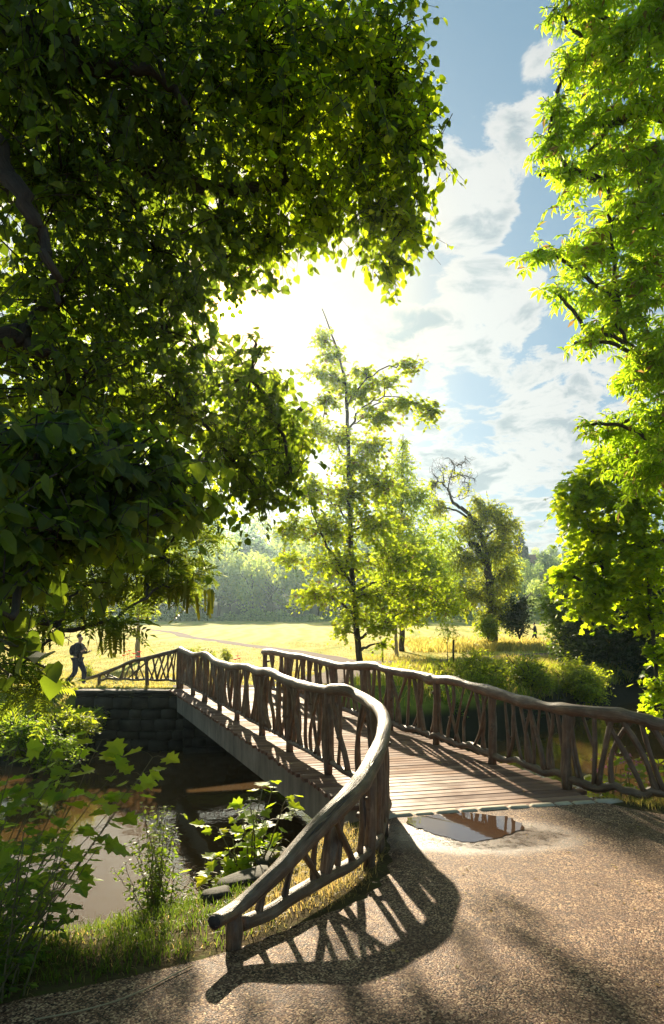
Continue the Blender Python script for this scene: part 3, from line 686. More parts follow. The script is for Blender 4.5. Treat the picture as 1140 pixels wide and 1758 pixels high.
# ---------------------------------------------------------------- edge stones, slabs
e0, e1 = np.array((.52, 6.97)), np.array((2.98, 7.54)); s = 0; first = None; W = [.30, .22, .26, .2, .33, .24, .28, .2, .27, .31]
k = 0
while s < 2.4:
    w = W[k % 10]; c = e0 + unit(e1 - e0) * (s + w / 2)
    m = MB(); m.box((0, 0, -.03), (w - .02, random.uniform(.08, .105), .09), 0, .02); o = m.build('edge_stone', SETT)
    co = np.array(o.data.vertices[0].co)
    o.location = (c[0], c[1] + random.uniform(-.008, .008), float(base_h(c[0], c[1])) + .008 + random.uniform(-.004, .006)); o.rotation_euler = (random.uniform(-.03, .03), random.uniform(-.03, .03), math.atan2(.57, 2.46) + random.uniform(-.06, .06))
    tag(o, 'pale worn stone in the row set between the deck and the path', 'edge stone', 'stones edging the deck'); s += w + .008; k += 1
def rock(px, py, sx, sy, sz, label, rz=0, h=0):
    p = GP(px, py); rr = np.random.default_rng(int(px)); V = []; F = []; nu, nv = 12, 8
    for i in range(nv + 1):
        ph = math.pi * i / nv - math.pi / 2
        for j in range(nu):
            th = 6.28318 * j / nu; r_ = 1 + .12 * math.sin(th * 3 + i) + .08 * rr.uniform(-1, 1)
            cx, cy, cz = math.cos(ph) * math.cos(th), math.cos(ph) * math.sin(th), math.sin(ph)
            sq = .62; V.append((sx * np.sign(cx) * abs(cx) ** sq * r_, sy * np.sign(cy) * abs(cy) ** sq * r_, sz * np.sign(cz) * abs(cz) ** .5))
    for i in range(nv):
        for j in range(nu): F.append((i * nu + j, i * nu + (j + 1) % nu, (i + 1) * nu + (j + 1) % nu, (i + 1) * nu + j))
    m = MB(); m.add(V, F); o = m.build('stone_slab', STONE); o.location = (p[0], p[1], p[2] + h); o.rotation_euler = (.05, -.08, rz); tag(o, label, 'stone'); return o
rock(425, 1500, .22, .11, .03, 'flat pale stone slab on the bank behind the low end of the railing', .5, -.03)
rock(470, 1464, .17, .10, .03, 'smaller flat stone on the bank below the bright green sapling', .8, -.035)
rock(372, 1532, .10, .07, .03, 'small dusty stone lying in dry grass at the bank edge', .3, -.01)
# ---------------------------------------------------------------- leaves
def fan(out, z=None):
    return out
def T_linden():
    V = np.array([(0, 0, 0), (.5, 0, -.05), (1.0, 0, -.18), (-.06, .26, .07), (.28, .46, .08), (.68, .32, 0), (-.06, -.26, .07), (.28, -.46, .08), (.68, -.32, 0)])
    F = np.array([(0, 3, 4, 1), (1, 4, 5, 2), (1, 7, 6, 0), (2, 8, 7, 1)]); F = F[:, ::-1]; return V, F
def T_simple():
    V = np.array([(0, 0, 0), (.45, .30, .07), (1, 0, -.08), (.45, -.30, .07), (.45, 0, -.03)])
    return V, np.array([(0, 4, 1), (4, 2, 1), (0, 3, 4), (4, 3, 2)])
def T_quad():
    V = np.array([(0, 0, 0), (.45, .33, .10), (1, 0, -.06), (.45, -.33, .10)])
    return V, np.array([(0, 2, 1), (0, 3, 2)])
def T_maple():
    o = [(0, 0), (-.12, .30), (.02, .34), (.10, .58), (.22, .46), (.34, .34), (.52, .56), (.60, .34), (.66, .22), (.80, .18), (1.0, 0)]
    pts = o + [(x, -y) for x, y in o[1:-1][::-1]]
    V = [(.3, 0, -.05)] + [(x, y, .05 * abs(y) * 3 - .12 * max(0, x - .6)) for x, y in pts]
    n = len(pts); return np.array(V), np.array([(0, i + 2 if i + 2 <= n else 1, i + 1) for i in range(n)])
def T_palm(k=6, droop=.45):                           # chestnut: leaflets from one point
    V = []; F = []
    for i in range(k):
        a = (i - (k - 1) / 2) * (4.6 / k); L = 1.0 - .10 * abs(i - (k - 1) / 2)
        ca, sa = math.cos(a), math.sin(a)
        for (u, w, z) in ((0.03, 0, 0), (.62, .16, -.10 * droop * 2), (1, 0, -droop), (.62, -.16, -.10 * droop * 2), (.55, 0, -.06 - droop * .25)):
            V.append((u * L * ca - w * L * sa, u * L * sa + w * L * ca, z * L))
        b = i * 5; F += [(b, b + 4, b + 1), (b + 4, b + 2, b + 1), (b, b + 3, b + 4), (b + 4, b + 3, b + 2)]
    return np.array(V), np.array(F)
def T_pinnate(k=7):
    V = []; F = []
    for i in range(k):
        for sgn in (1, -1):
            x0 = .12 + .82 * i / k; b = len(V); z0 = -.20 * x0 * x0
            for (u, w, z) in ((0, 0, 0), (.14, .045, .02), (.30, 0, -.03), (.16, -.045, .02)):
                a = 1.15 * sgn; V.append((x0 + u * math.cos(a) - w * math.sin(a), u * math.sin(a) + w * math.cos(a), z0 + z))
            F += [(b, b + 2, b + 1), (b, b + 3, b + 2)]
    b = len(V)
    for (u, w, z) in ((0, 0, 0), (.15, .05, .0), (.3, 0, -.05), (.15, -.05, .0)): V.append((.94 + u, w, -.18 + z))
    F += [(b, b + 2, b + 1), (b, b + 3, b + 2)]
    V += [(0, .008, 0), (0, -.008, 0), (.5, -.006, -.05), (.5, .006, -.05), (.96, .004, -.185), (.96, -.004, -.185)]; b = len(V) - 6
    F += [(b, b + 1, b + 2), (b, b + 2, b + 3), (b + 3, b + 2, b + 5), (b + 3, b + 5, b + 4)]
    return np.array(V), np.array(F)
TPL = dict(linden=T_linden(), simple=T_simple(), quad=T_quad(), maple=T_maple(), palm=T_palm(), pinnate=T_pinnate())
def leaf_arrays(tpl, pos, d, nrm, size):
    V, F = TPL[tpl]; x = unit(d); n = unit(nrm - x * np.sum(nrm * x, 1, keepdims=True)); y = np.cross(n, x)
    S = np.asarray(size)[:, None, None]
    W = pos[:, None, :] + S * (V[None, :, 0:1] * x[:, None] + V[None, :, 1:2] * y[:, None] + V[None, :, 2:3] * n[:, None])
    k = len(V); FF = F[None] + (np.arange(len(pos)) * k)[:, None, None]
    return W.reshape(-1, 3), FF.reshape(-1, F.shape[1])
def leaf_mesh(name, tpl, pos, d, nrm, size, mat_, parent, smooth=False):
    W, F = leaf_arrays(tpl, pos, d, nrm, size)
    return raw_mesh(name, W, F, np.full(len(F), F.shape[1]), mat_, parent, smooth)
def sprays(c, out, L, k, size, droop=.35, hang=.6, g=rng):
    """c (n,3) spray bases, out (n,3) directions, L (n,) lengths: k leaves on each. returns leaf arrays and twig polylines"""
    n = len(c); t = unit(out); L = np.asarray(L)
    u = (np.arange(k) + .6) / k
    U = np.clip(u[None] + g.normal(0, .04, (n, k)), .05, 1.05)
    down = np.array((0, 0, -1.0))
    pos = c[:, None] + t[:, None] * (L[:, None] * U)[..., None] + down * (droop * L[:, None] * U ** 2)[..., None]
    side = unit(np.cross(t, np.array((0, 0, 1.0)) + 1e-3)); sg = np.where(np.arange(k) % 2, 1, -1)
    d = t[:, None] * .5 + side[:, None] * (sg[None, :, None] * .9) + down * hang + g.normal(0, .38, (n, k, 3))
    nr = np.array((0, 0, 1.0)) + g.normal(0, .45, (n, k, 3)) + t[:, None] * .35
    s = size * g.uniform(.5, 1.25, (n, k))
    us = np.linspace(0, 1, 4)
    tw = c[:, None] + t[:, None] * (L[:, None] * us[None])[..., None] + down * (droop * L[:, None] * us[None] ** 2)[..., None]
    return pos.reshape(-1, 3), d.reshape(-1, 3), nr.reshape(-1, 3), s.ravel(), tw
def twig_arrays(tw, r0, r1):
    n, m, _ = tw.shape; T = unit(np.gradient(tw, axis=1)); N = unit(np.cross(T, np.array((.3, .2, 1.0)))); B = np.cross(T, N)
    rad = np.linspace(1, 0, m); rad = (np.asarray(r0).reshape(-1, 1) * rad + r1 * (1 - rad))
    V = np.stack([tw + rad[..., None] * (math.cos(a) * N + math.sin(a) * B) for a in (0, 2.094, 4.189)], 2)   # n,m,3,3
    V = V.reshape(-1, 3); F = []
    base = (np.arange(n) * m * 3)[:, None]
    for i in range(m - 1):
        for q in range(3):
            F.append(np.stack([base[:, 0] + i * 3 + q, base[:, 0] + i * 3 + (q + 1) % 3, base[:, 0] + (i + 1) * 3 + (q + 1) % 3, base[:, 0] + (i + 1) * 3 + q], 1))
    return V, np.concatenate(F)
def to_px(p): return CXP + p[:, 0] / p[:, 1] * FOC, HYP - (p[:, 2] - CZ) / p[:, 1] * FOC
def blob_pts(b, n, g=rng, shell=.5):
    """points in an ellipsoid given by its photo centre, distance and size: (px, py, D, rx px, ry px, depth radius m)"""
    px, py, D, rx, ry, rd = b; c = P(px, py, D)
    v = unit(g.normal(0, 1, (n, 3))) * (g.uniform(0, 1, (n, 1)) ** shell)
    r = np.array((rx / FOC * D, rd, ry / FOC * D)); return c + v * r, c, r
class Tree:
    def __init__(s, name, label, cat, base, group=None):
        s.root = empty(name, tuple(base), label, cat, group); s.pts = []; s.limbs = MB(); s.sk = []; s.tw = []; s.leaf = []
    def limb(s, pts, r0, r1, n=14, wob=.0, sides=8, seed=0):
        c = bez(pts, n)
        if wob:
            g = np.random.default_rng(seed + 5); w = g.normal(0, wob, (n, 3)); w[0] = w[-1] = 0; c = c + w
        rr = np.linspace(r0, r1, n); s.limbs.tube(c, rr, sides, .06, True, seed + 1); s.sk += [(p, r) for p, r in zip(c, rr)]; return c
    def to(s, target, r1=.012, sag=.1, seed=0, n=10, low=.25, rf=.55):
        """a limb from the nearest fitting skeleton point to the target"""
        P_ = np.array([p for p, r in s.sk]); t = np.array(target)
        d = np.linalg.norm(P_ - t, axis=1) + np.where(P_[:, 2] > t[2] - low * np.linalg.norm(P_[:, :2] - t[:2], axis=1), 2.0, 0) ; i = int(np.argmin(d))
        a = P_[i]; r = s.sk[i][1] * rf; mid = (a + t) / 2 + np.array((0, 0, sag * np.linalg.norm(t - a)))
        return s.limb([a, mid, t], max(r, r1 * 1.3), r1, n, .015 * np.linalg.norm(t - a), 6, seed)
    def fill(s, blobs, n, k, size, L, tpl, m, droop=.35, hang=.6, keep=None, shell=.5, name='crown', outw=.8, twr=.004, dens=True, limb=True, lr=.012, low=.25):
        vol = np.array([max(b[3] * b[4], 1) * b[2] ** .0 for b in blobs], float); w = vol / vol.sum()
        for i, b in enumerate(blobs):
            nb = max(9, int(n * w[i])); p, c, r = blob_pts(b, nb, rng, shell)
            if limb: s.to(c, lr, seed=i * 3 + 1, low=low)
            o = unit((p - c) / r) * outw + rng.normal(0, .55, p.shape) + np.array((0, 0, .1))
            if keep is not None:
                ok = keep(*to_px(p)); p, o = p[ok], o[ok]
            if not len(p): continue
            q = sprays(p - unit(o) * L * .5, o, L * rng.uniform(.6, 1.2, len(p)), k, size, droop, hang)
            s.leaf.append((tpl, q[0], q[1], q[2], q[3], m)); s.tw.append((q[4], twr))
            if limb:                                   # boughs linking some of the sprays to the limb
                sel = rng.choice(len(p), min(len(p), max(2, len(p) // 7)), replace=False); tw = np.stack([c + (p[sel] - c) * f + np.array((0, 0, .06)) * np.sin(f * 3.14) * r[2] for f in (0, .35, .7, 1.0)], 1)
                s.tw.append((tw, twr * 2.4))
    def build(s, bark=None, name='crown', twig=None):
        V = [];
        for tw, r in s.tw:
            A, F = twig_arrays(tw, r, r * .35); s.limbs.add_arr(A, F)
        s.limbs.build('trunk', bark or BARK, s.root)
        groups = {}
        for q in s.leaf: groups.setdefault((q[0], q[5].name), []).append(q)
        for (tpl, _), qs in groups.items():
            A = [np.concatenate([q[j] for q in qs]) for j in (1, 2, 3, 4)]
            x, y = to_px(A[0]); ex = 24 if tpl == 'pinnate' else 0; ok = (A[0][:, 1] > 20) | (A[0][:, 1] < .3) | ~((x > 112 - ex) & (x < 168 + ex * .3) & (y > 1092 - ex) & (y < 1192)); A = [q[ok] for q in A]
            leaf_mesh(name, tpl, *A, qs[0][5], s.root)
        return s.root
print('helpers ok')

# ---------------------------------------------------------------- the big linden (upper left, its boughs hang over the camera, some added to shade it)
SUNP = (395, 535)
def keep_lin(px, py):
    hole = ((px - 398) / 40) ** 2 + ((py - 530) / 40) ** 2 > 1
    low = np.interp(px, [0, 440, 470, 500, 545, 590, 640, 665, 690, 720, 760], [525, 525, 500, 455, 418, 402, 440, 505, 470, 440, 330]) + 6 * np.sin(px * .21)
    gap = ~((px > 425) & (py > low) & (py < 590))
    ys = [-200, 0, 60, 215, 330, 400, 430, 500, 530, 600, 650, 700, 760, 830, 870, 900, 960, 1040, 1200]
    xs = [740, 722, 738, 765, 748, 742, 725, 680, 640, 440, 500, 540, 545, 530, 470, 385, 350, 340, 330]
    return hole & gap & (px < np.interp(py, ys, xs) + 12 * np.sin(py * .11))
def keep_low(px, py):
    return ~((px > 395) & (py > 868) & (py < 1000))
t = Tree('linden_tree', 'huge dark linden whose leafy boughs fill the upper left and hide the sun', 'tree', (-6.5, 4.2, .1))
t.limb([(-6.5, 4.2, -.1), (-6.3, 4.3, 2.2), (-6.4, 4.6, 5), (-6.0, 5.0, 9), (-5.6, 5.5, 13)], .55, .12, 24, .03, 14, 1)
for k, (pts, r0, r1) in enumerate([([(-6.3, 4.3, 3.0), (-4.4, 4.9, 3.7), P(30, 590, 5.2), P(180, 640, 5.6), P(330, 700, 6)], .16, .03),
                   ([(-6.4, 4.6, 4.8), (-4, 4.6, 5.6), P(40, 330, 4.8), P(200, 300, 4.9), P(420, 330, 5.2), P(600, 300, 5.5)], .15, .025),
                   ([(-6.4, 4.6, 5.2), (-3.6, 4.6, 7.5), P(60, -120, 4.8), P(300, 20, 5.0), P(520, 60, 5.2), P(690, 180, 5.4)], .16, .02),
                   ([(-6.3, 4.4, 2.4), (-4.2, 4.0, 2.5), P(20, 800, 3.6), P(150, 860, 3.5), P(300, 900, 3.6)], .10, .015)]):
    t.limb(pts, r0, r1, 26, .02, 9, k + 20)
for k, pts in enumerate([[(-6.3, 4.3, 3.4), P(-150, 240, 3.9), P(10, 310, 3.8), P(78, 425, 3.8), P(100, 520, 3.9)], [(-6.3, 4.3, 2.9), P(-100, 585, 4.1), P(50, 592, 4.1), P(150, 640, 4.2)], [(-6.3, 4.4, 4.4), P(-40, 60, 4.2), P(150, 110, 4.2), P(270, 130, 4.3), P(330, 190, 4.4)]]):
    t.limb(pts, .085, .014, 26, .02, 9, k + 60)
near_b = [(80, 120, 4.2, 190, 190, .9), (260, 60, 4.6, 180, 130, .9), (440, 90, 5.0, 150, 130, .8), (580, 90, 5.3, 120, 110, .7), (670, 120, 5.4, 80, 130, .6), (705, 260, 5.5, 62, 120, .5),
          (620, 260, 5.4, 110, 120, .7), (480, 250, 5.2, 130, 120, .8), (300, 240, 4.8, 160, 130, .9), (110, 330, 4.4, 160, 150, .9), (640, 370, 5.6, 70, 60, .5), (700, 380, 5.6, 38, 70, .4), (668, 440, 5.6, 20, 50, .3),
          (380, 380, 5.3, 110, 90, .7), (460, 400, 5.4, 70, 50, .5), (540, 370, 5.5, 50, 50, .4), (270, 430, 5.0, 150, 100, .9), (100, 520, 4.6, 160, 120, .9), (280, 570, 5.2, 120, 100, .8), (345, 510, 5.4, 50, 70, .5),
          (120, 680, 4.4, 160, 110, .9), (300, 690, 5.2, 130, 90, .8), (430, 650, 5.8, 70, 70, .6), (480, 730, 6.0, 65, 80, .6), (400, 790, 5.6, 90, 80, .7), (500, 810, 6.0, 45, 45, .5), (440, 590, 5.7, 25, 25, .3), (448, 850, 6, 50, 40, .4)]
nb2 = [b for b in near_b if b[0] > 430 and b[1] < 470]; near_b = [b for b in near_b if b not in nb2] + [(430, 455, 5.5, 48, 45, .5), (380, 440, 5.4, 60, 50, .5)]
t.fill(nb2, 1000, 8, .066, .40, 'linden', LINDEN_LIT, .35, .8, keep_lin, lr=.014, low=-3)
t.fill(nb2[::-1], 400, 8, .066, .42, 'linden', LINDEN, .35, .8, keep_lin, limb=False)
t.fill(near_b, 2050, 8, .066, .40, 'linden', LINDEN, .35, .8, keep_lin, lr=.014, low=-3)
low_b = [(60, 800, 2.7, 150, 110, .5), (200, 800, 2.9, 130, 100, .5), (300, 830, 3.1, 80, 70, .4), (120, 920, 2.6, 140, 80, .5), (250, 900, 2.9, 100, 60, .4), (50, 980, 2.5, 110, 70, .4), (330, 890, 3.3, 50, 50, .3), (20, 1060, 2.2, 60, 50, .3)]
t.fill(low_b, 400, 7, .068, .30, 'linden', LINDEN, .4, .9, lambda x, y: keep_lin(x, y) & (y < np.interp(x, [0, 60, 110, 160, 250, 350], [1040, 990, 935, 925, 900, 880])), lr=.012, low=-3)
def wblob(cx, cy, cz, rx, rz, rd):
    return (CXP + cx / cy * FOC, HYP - (cz - CZ) / cy * FOC, cy, rx / cy * FOC, rz / cy * FOC, rd)
def fill_world(t, blobs, n, k, size, L, m, tpl='linden'):
    for (cx, cy, cz, rx, ry, rz) in blobs:
        v = unit(rng.normal(0, 1, (n, 3))) * rng.uniform(0, 1, (n, 1)) ** .5; p = np.array((cx, cy, cz)) + v * (rx, ry, rz)
        q = sprays(p, v + rng.normal(0, .5, p.shape), L * rng.uniform(.6, 1.2, n), k, size, .35, .6); t.leaf.append((tpl, q[0], q[1], q[2], q[3], m)); t.tw.append((q[4], .004))
t.limb([(-6.4, 4.7, 6), (-3, 2.5, 7.2), (1, .5, 7.6), (4, -1, 7.4)], .18, .03, 20, .03, 8, 77)  # unseen boughs overhead and behind, added to cut the sky light
t.limb([(-6.4, 4.3, 4.5), (-4, 0, 5.6), (-1, -3, 6)], .16, .03, 20, .03, 8, 78)
fill_world(t, [(-4, 1.5, 7.5, 2.8, 2.6, 1.4), (0, .8, 8.2, 2.8, 2.4, 1.2), (3.6, -.5, 8.2, 2.6, 2.6, 1.2), (-3, -3, 6.8, 3, 3, 1.6), (1.5, -4, 7, 3, 3, 1.6), (-7, -1, 6, 2.5, 3, 2.5), (-6.5, 2.2, 3.4, 1.6, 1.8, 2.2), (5, -5, 6, 3, 3, 2)], 100, 8, .10, .5, LINDEN)
t.build()
# a second linden behind it closes the gaps with leaves in the brighter, sunlit colours
t = Tree('linden_tree', 'sunlit linden behind the dark boughs, glowing yellow green through their gaps', 'tree', (-9.5, 11.5, -1.2))
t.limb([(-9.5, 11.5, -2.4), (-9.4, 11.4, 1), (-9, 11.3, 5), (-8.2, 11.2, 10), (-7.6, 11, 14)], .45, .10, 24, .03, 12, 3)
back_b = [(60, 100, 10, 220, 200, 1.6), (330, 60, 10, 180, 150, 1.4), (200, 300, 10.5, 220, 170, 1.5), (540, 60, 9.5, 120, 110, 1.2), (560, 200, 9.5, 100, 90, 1.0), (60, 560, 10, 170, 160, 1.4), (220, 700, 10, 180, 120, 1.4), (380, 640, 10, 60, 60, .8),
          (420, 740, 9.5, 90, 90, .9), (500, 780, 9, 60, 70, .7), (520, 700, 9, 35, 50, .6), (60, 780, 9, 150, 140, 1.2), (300, 830, 9, 140, 80, 1.0), (450, 830, 9, 60, 40, .6), (180, 900, 9, 130, 70, 1.0)]
t.fill(back_b, 1900, 8, .10, .6, 'linden', LINDEN_LIT, .35, .7, lambda x, y: keep_lin(x + 15, y) & keep_low(x, y), lr=.03)
t.fill([(455, 760, 13.5, 55, 70, 1.6), (470, 700, 15, 45, 50, 1.6), (522, 765, 17, 28, 36, 1.4)], 300, 8, .115, .6, 'linden', LINDEN_LIT, .35, .7, lambda x, y: keep_lin(x + 10, y) & keep_low(x, y), lr=.03)  # deeper sprays added to cast dappled shade on the path
t.build()
# hanging catkins of the wingnut
t = Tree('wingnut_tree', 'low dark tree with feathery leaves and hanging yellow catkins above the walker', 'tree', (-8.6, 9.2, -1.2))
t.limb([(-8.6, 9.2, -2.4), (-8.2, 9.2, .2), (-7.6, 9.2, 3), (-7.2, 9.3, 6)], .28, .08, 16, .03, 10, 4)
t.limb([(-7.9, 9.2, 1.6), (-5.5, 9, 2.7), P(120, 900, 8.6), P(240, 930, 8.4), P(330, 1000, 8.4)], .10, .015, 20, .02, 8, 9)
t.limb([(-8.1, 9.2, .8), (-5.5, 8.4, 1.7), P(30, 1060, 7.6), P(130, 1080, 7.5), P(200, 1062, 7.5)], .06, .012, 20, .02, 8, 10)
wb = [(60, 960, 8.5, 100, 60, .9), (180, 940, 8.6, 100, 50, .8), (280, 950, 8.5, 70, 45, .6), (330, 1000, 8.4, 35, 25, .4), (250, 1000, 8.4, 70, 22, .5), (150, 1005, 8.2, 70, 30, .6), (240, 880, 8.8, 90, 50, .8), (330, 900, 8.8, 40, 40, .5),
      (140, 1060, 7.5, 55, 24, .4), (200, 1068, 7.5, 50, 12, .3), (110, 1090, 7.4, 30, 14, .3), (40, 1060, 7.6, 50, 40, .4), (30, 1150, 7, 50, 30, .4), (60, 1180, 7, 55, 22, .3)]
t.fill(wb, 340, 4, .30, .38, 'pinnate', WING, .35, .25, lambda x, y: (x < 375) & ((y < 1035) | (x < 270)) & ~((x > 112) & (x < 170) & (y > 1088)), lr=.012, twr=.005)
t.build()
cat_me = None
cg = np.random.default_rng(21)
cpx = [(x, 1000 + 18 * math.sin(x * .02)) for x in cg.uniform(165, 368, 44)] + [(x, 1020) for x in cg.uniform(70, 180, 16)] + [(x, 1082) for x in cg.uniform(168, 218, 9)] + [(x, 1085) for x in cg.uniform(40, 100, 6)]
for i, (x, y) in enumerate(cpx):
    c = P(x, y + cg.uniform(-12, 12), 7.5 if y > 1050 else cg.uniform(8.0, 8.7)); Lc = cg.uniform(.2, .36)
    if i < 5:
        m = MB(); q = np.linspace(0, 1, 14); m.tube(np.stack([.012 * np.sin(q * 4 + i), .01 * np.sin(q * 3), -q], 1), .07 * (.55 + .45 * np.abs(np.sin(q * 30 + i))) * (1 - .4 * q), 6); o = m.build('catkin', CATK)
        if i == 0: cms = []
        cms.append(o.data)
    else:
        o = bpy.data.objects.new('catkin', cms[i % 5]); SC.collection.objects.link(o)
    o.parent = t.root; o.location = tuple(np.array(c) - np.array(t.root.location)); o.scale = (Lc * 1.2, Lc * 1.2, Lc); o.rotation_euler = (cg.uniform(-.1, .1), cg.uniform(-.1, .1), cg.uniform(0, 6))

# ---------------------------------------------------------------- right-hand trees
t = Tree('chestnut_tree', 'tall horse chestnut with fanned leaves along the right edge, its trunk out of sight', 'tree', (9.2, 6.9, -.2))
t.limb([(9.2, 6.9, -.5), (9.0, 7.3, 3), (8.4, 8.0, 7), (7.6, 8.6, 11)], .5, .14, 20, .03, 12, 5)
for k, pts in enumerate([[(8.8, 7.6, 4.6), (6.6, 8.4, 6.4), P(1140, 205, 9.2), P(1070, 205, 9.2), P(1010, 260, 9.2)], [(8.9, 7.4, 3), (6.4, 8.6, 3.8), P(1140, 640, 9.4), P(1060, 560, 9.4)], [(8.2, 8.2, 7.8), P(1130, 60, 9), P(1020, 30, 9)]]):
    t.limb(pts, .12, .02, 20, .02, 8, 30 + k)
cb_ = [(1010, 20, 9.0, 75, 60, .9), (1120, 40, 8.6, 90, 90, 1.0), (1030, 120, 9.2, 70, 60, .8), (1000, 215, 9.3, 75, 40, .7), (1110, 180, 9.0, 90, 80, 1.0), (1040, 290, 9.3, 90, 45, .8), (975, 290, 9.4, 45, 25, .4), (1120, 330, 9.2, 80, 90, 1.0),
       (1060, 370, 9.4, 70, 50, .8), (1000, 430, 9.5, 80, 35, .6), (1020, 490, 9.5, 75, 40, .6), (1110, 470, 9.3, 80, 90, 1.0), (1060, 550, 9.5, 75, 35, .6), (1130, 600, 9.3, 70, 80, .9), (1095, 640, 9.6, 60, 50, .7), (1130, 720, 9.4, 75, 60, .8),
       (1060, 730, 9.8, 70, 25, .5), (1120, 800, 9.6, 70, 60, .8), (1010, 575, 9.5, 35, 16, .3), (940, 250, 9.4, 28, 14, .3), (925, 300, 9.5, 20, 9, .2), (925, 432, 9.5, 24, 12, .2), (950, 500, 9.6, 18, 10, .2), (950, 190, 9.3, 20, 12, .2), (1000, 730, 9.7, 22, 10, .2), (985, 590, 9.6, 18, 9, .2), (950, 15, 9.0, 20, 14, .2), (975, 110, 9.2, 22, 12, .2)]
t.fill([(a, b, c_, d * .84, e * .80, f) for a, b, c_, d, e, f in cb_], 820, 5, .16, .5, 'palm', CHEST, .25, .35, lambda x, y: x > 14 * np.sin(y * .13) + np.interp(y, [0, 110, 190, 250, 320, 380, 430, 470, 520, 600, 640, 700, 760, 900], [940, 965, 955, 905, 935, 975, 915, 930, 955, 1000, 1045, 1010, 1000, 1060]) - 4, lr=.022)
fill_world(t, [(6.0, 9.3, 3.4, 1.1, 1.2, 1.4), (6.1, 9.2, 5.8, 1.2, 1.3, 1.5), (6.0, 9.1, 8.4, 1.2, 1.3, 1.6), (6.0, 9.0, 11, 1.3, 1.4, 1.6), (7.4, 8.6, 12, 2.2, 2.4, 2.4), (8.0, 8.4, 8.6, 2.6, 2.2, 2.2), (8.2, 8.6, 5.6, 2.4, 2.0, 1.7), (10.8, 8.2, 10.5, 2.6, 2.8, 3.0), (11.2, 7.4, 6.2, 2.4, 2.6, 2.2), (7.2, 10.4, 9.5, 1.8, 1.8, 3.4)], 230, 5, .16, .5, CHEST, 'palm')
t.build()
t = Tree('field_maple_tree', 'dense maple below the chestnut, leaning out over the water with lit leaf edges', 'tree', (13.8, 13.0, -.6))
t.limb([(13.8, 13, -1.5), (13.3, 13.6, 1.5), (12.4, 14.5, 4), (11.4, 15.5, 7)], .42, .12, 20, .03, 12, 6)
for k, pts in enumerate([[(12.9, 14, 2.8), (10.5, 15.8, 4.4), P(1120, 930, 16.5), P(1050, 950, 17), P(990, 980, 17)], [(12.4, 14.5, 4), P(1120, 800, 16.5), P(1020, 840, 17)]]): t.limb(pts, .16, .03, 20, .03, 8, 40 + k)
mb_ = [(1010, 830, 17, 62, 45, 1.3), (1090, 850, 16.5, 75, 70, 1.6), (985, 870, 17, 38, 40, .9), (1040, 910, 17, 80, 45, 1.5), (985, 960, 17.2, 62, 32, 1.1), (1110, 960, 16.5, 70, 60, 1.6), (1040, 1000, 17, 75, 40, 1.3), (1010, 1040, 17, 50, 30, .9), (960, 985, 17.5, 30, 20, .6),
       (1115, 1050, 16, 38, 45, 1.0), (1125, 1120, 15.5, 22, 35, .6), (1130, 1190, 15, 18, 35, .4), (1060, 780, 17, 50, 30, 1.0), (1110, 760, 16.5, 60, 50, 1.2)]
t.fill(mb_, 1150, 9, .155, .75, 'maple', MAPLE_B, .3, .5, lambda x, y: x > np.interp(y, [780, 830, 880, 930, 960, 975, 1000, 1050, 1090, 1230], [1000, 955, 955, 975, 968, 945, 935, 985, 1080, 1105]), lr=.04)
fill_world(t, [(9.2, 15.6, 3.6, 1.3, 1.8, 2.4), (10.8, 15, 4.2, 2.2, 2.2, 2.6), (12.4, 15, 7.2, 2.8, 2.6, 2.2), (14.6, 14, 4.5, 2.4, 2.6, 2.4)], 170, 9, .155, .75, MAPLE_B, 'maple')
t.build()

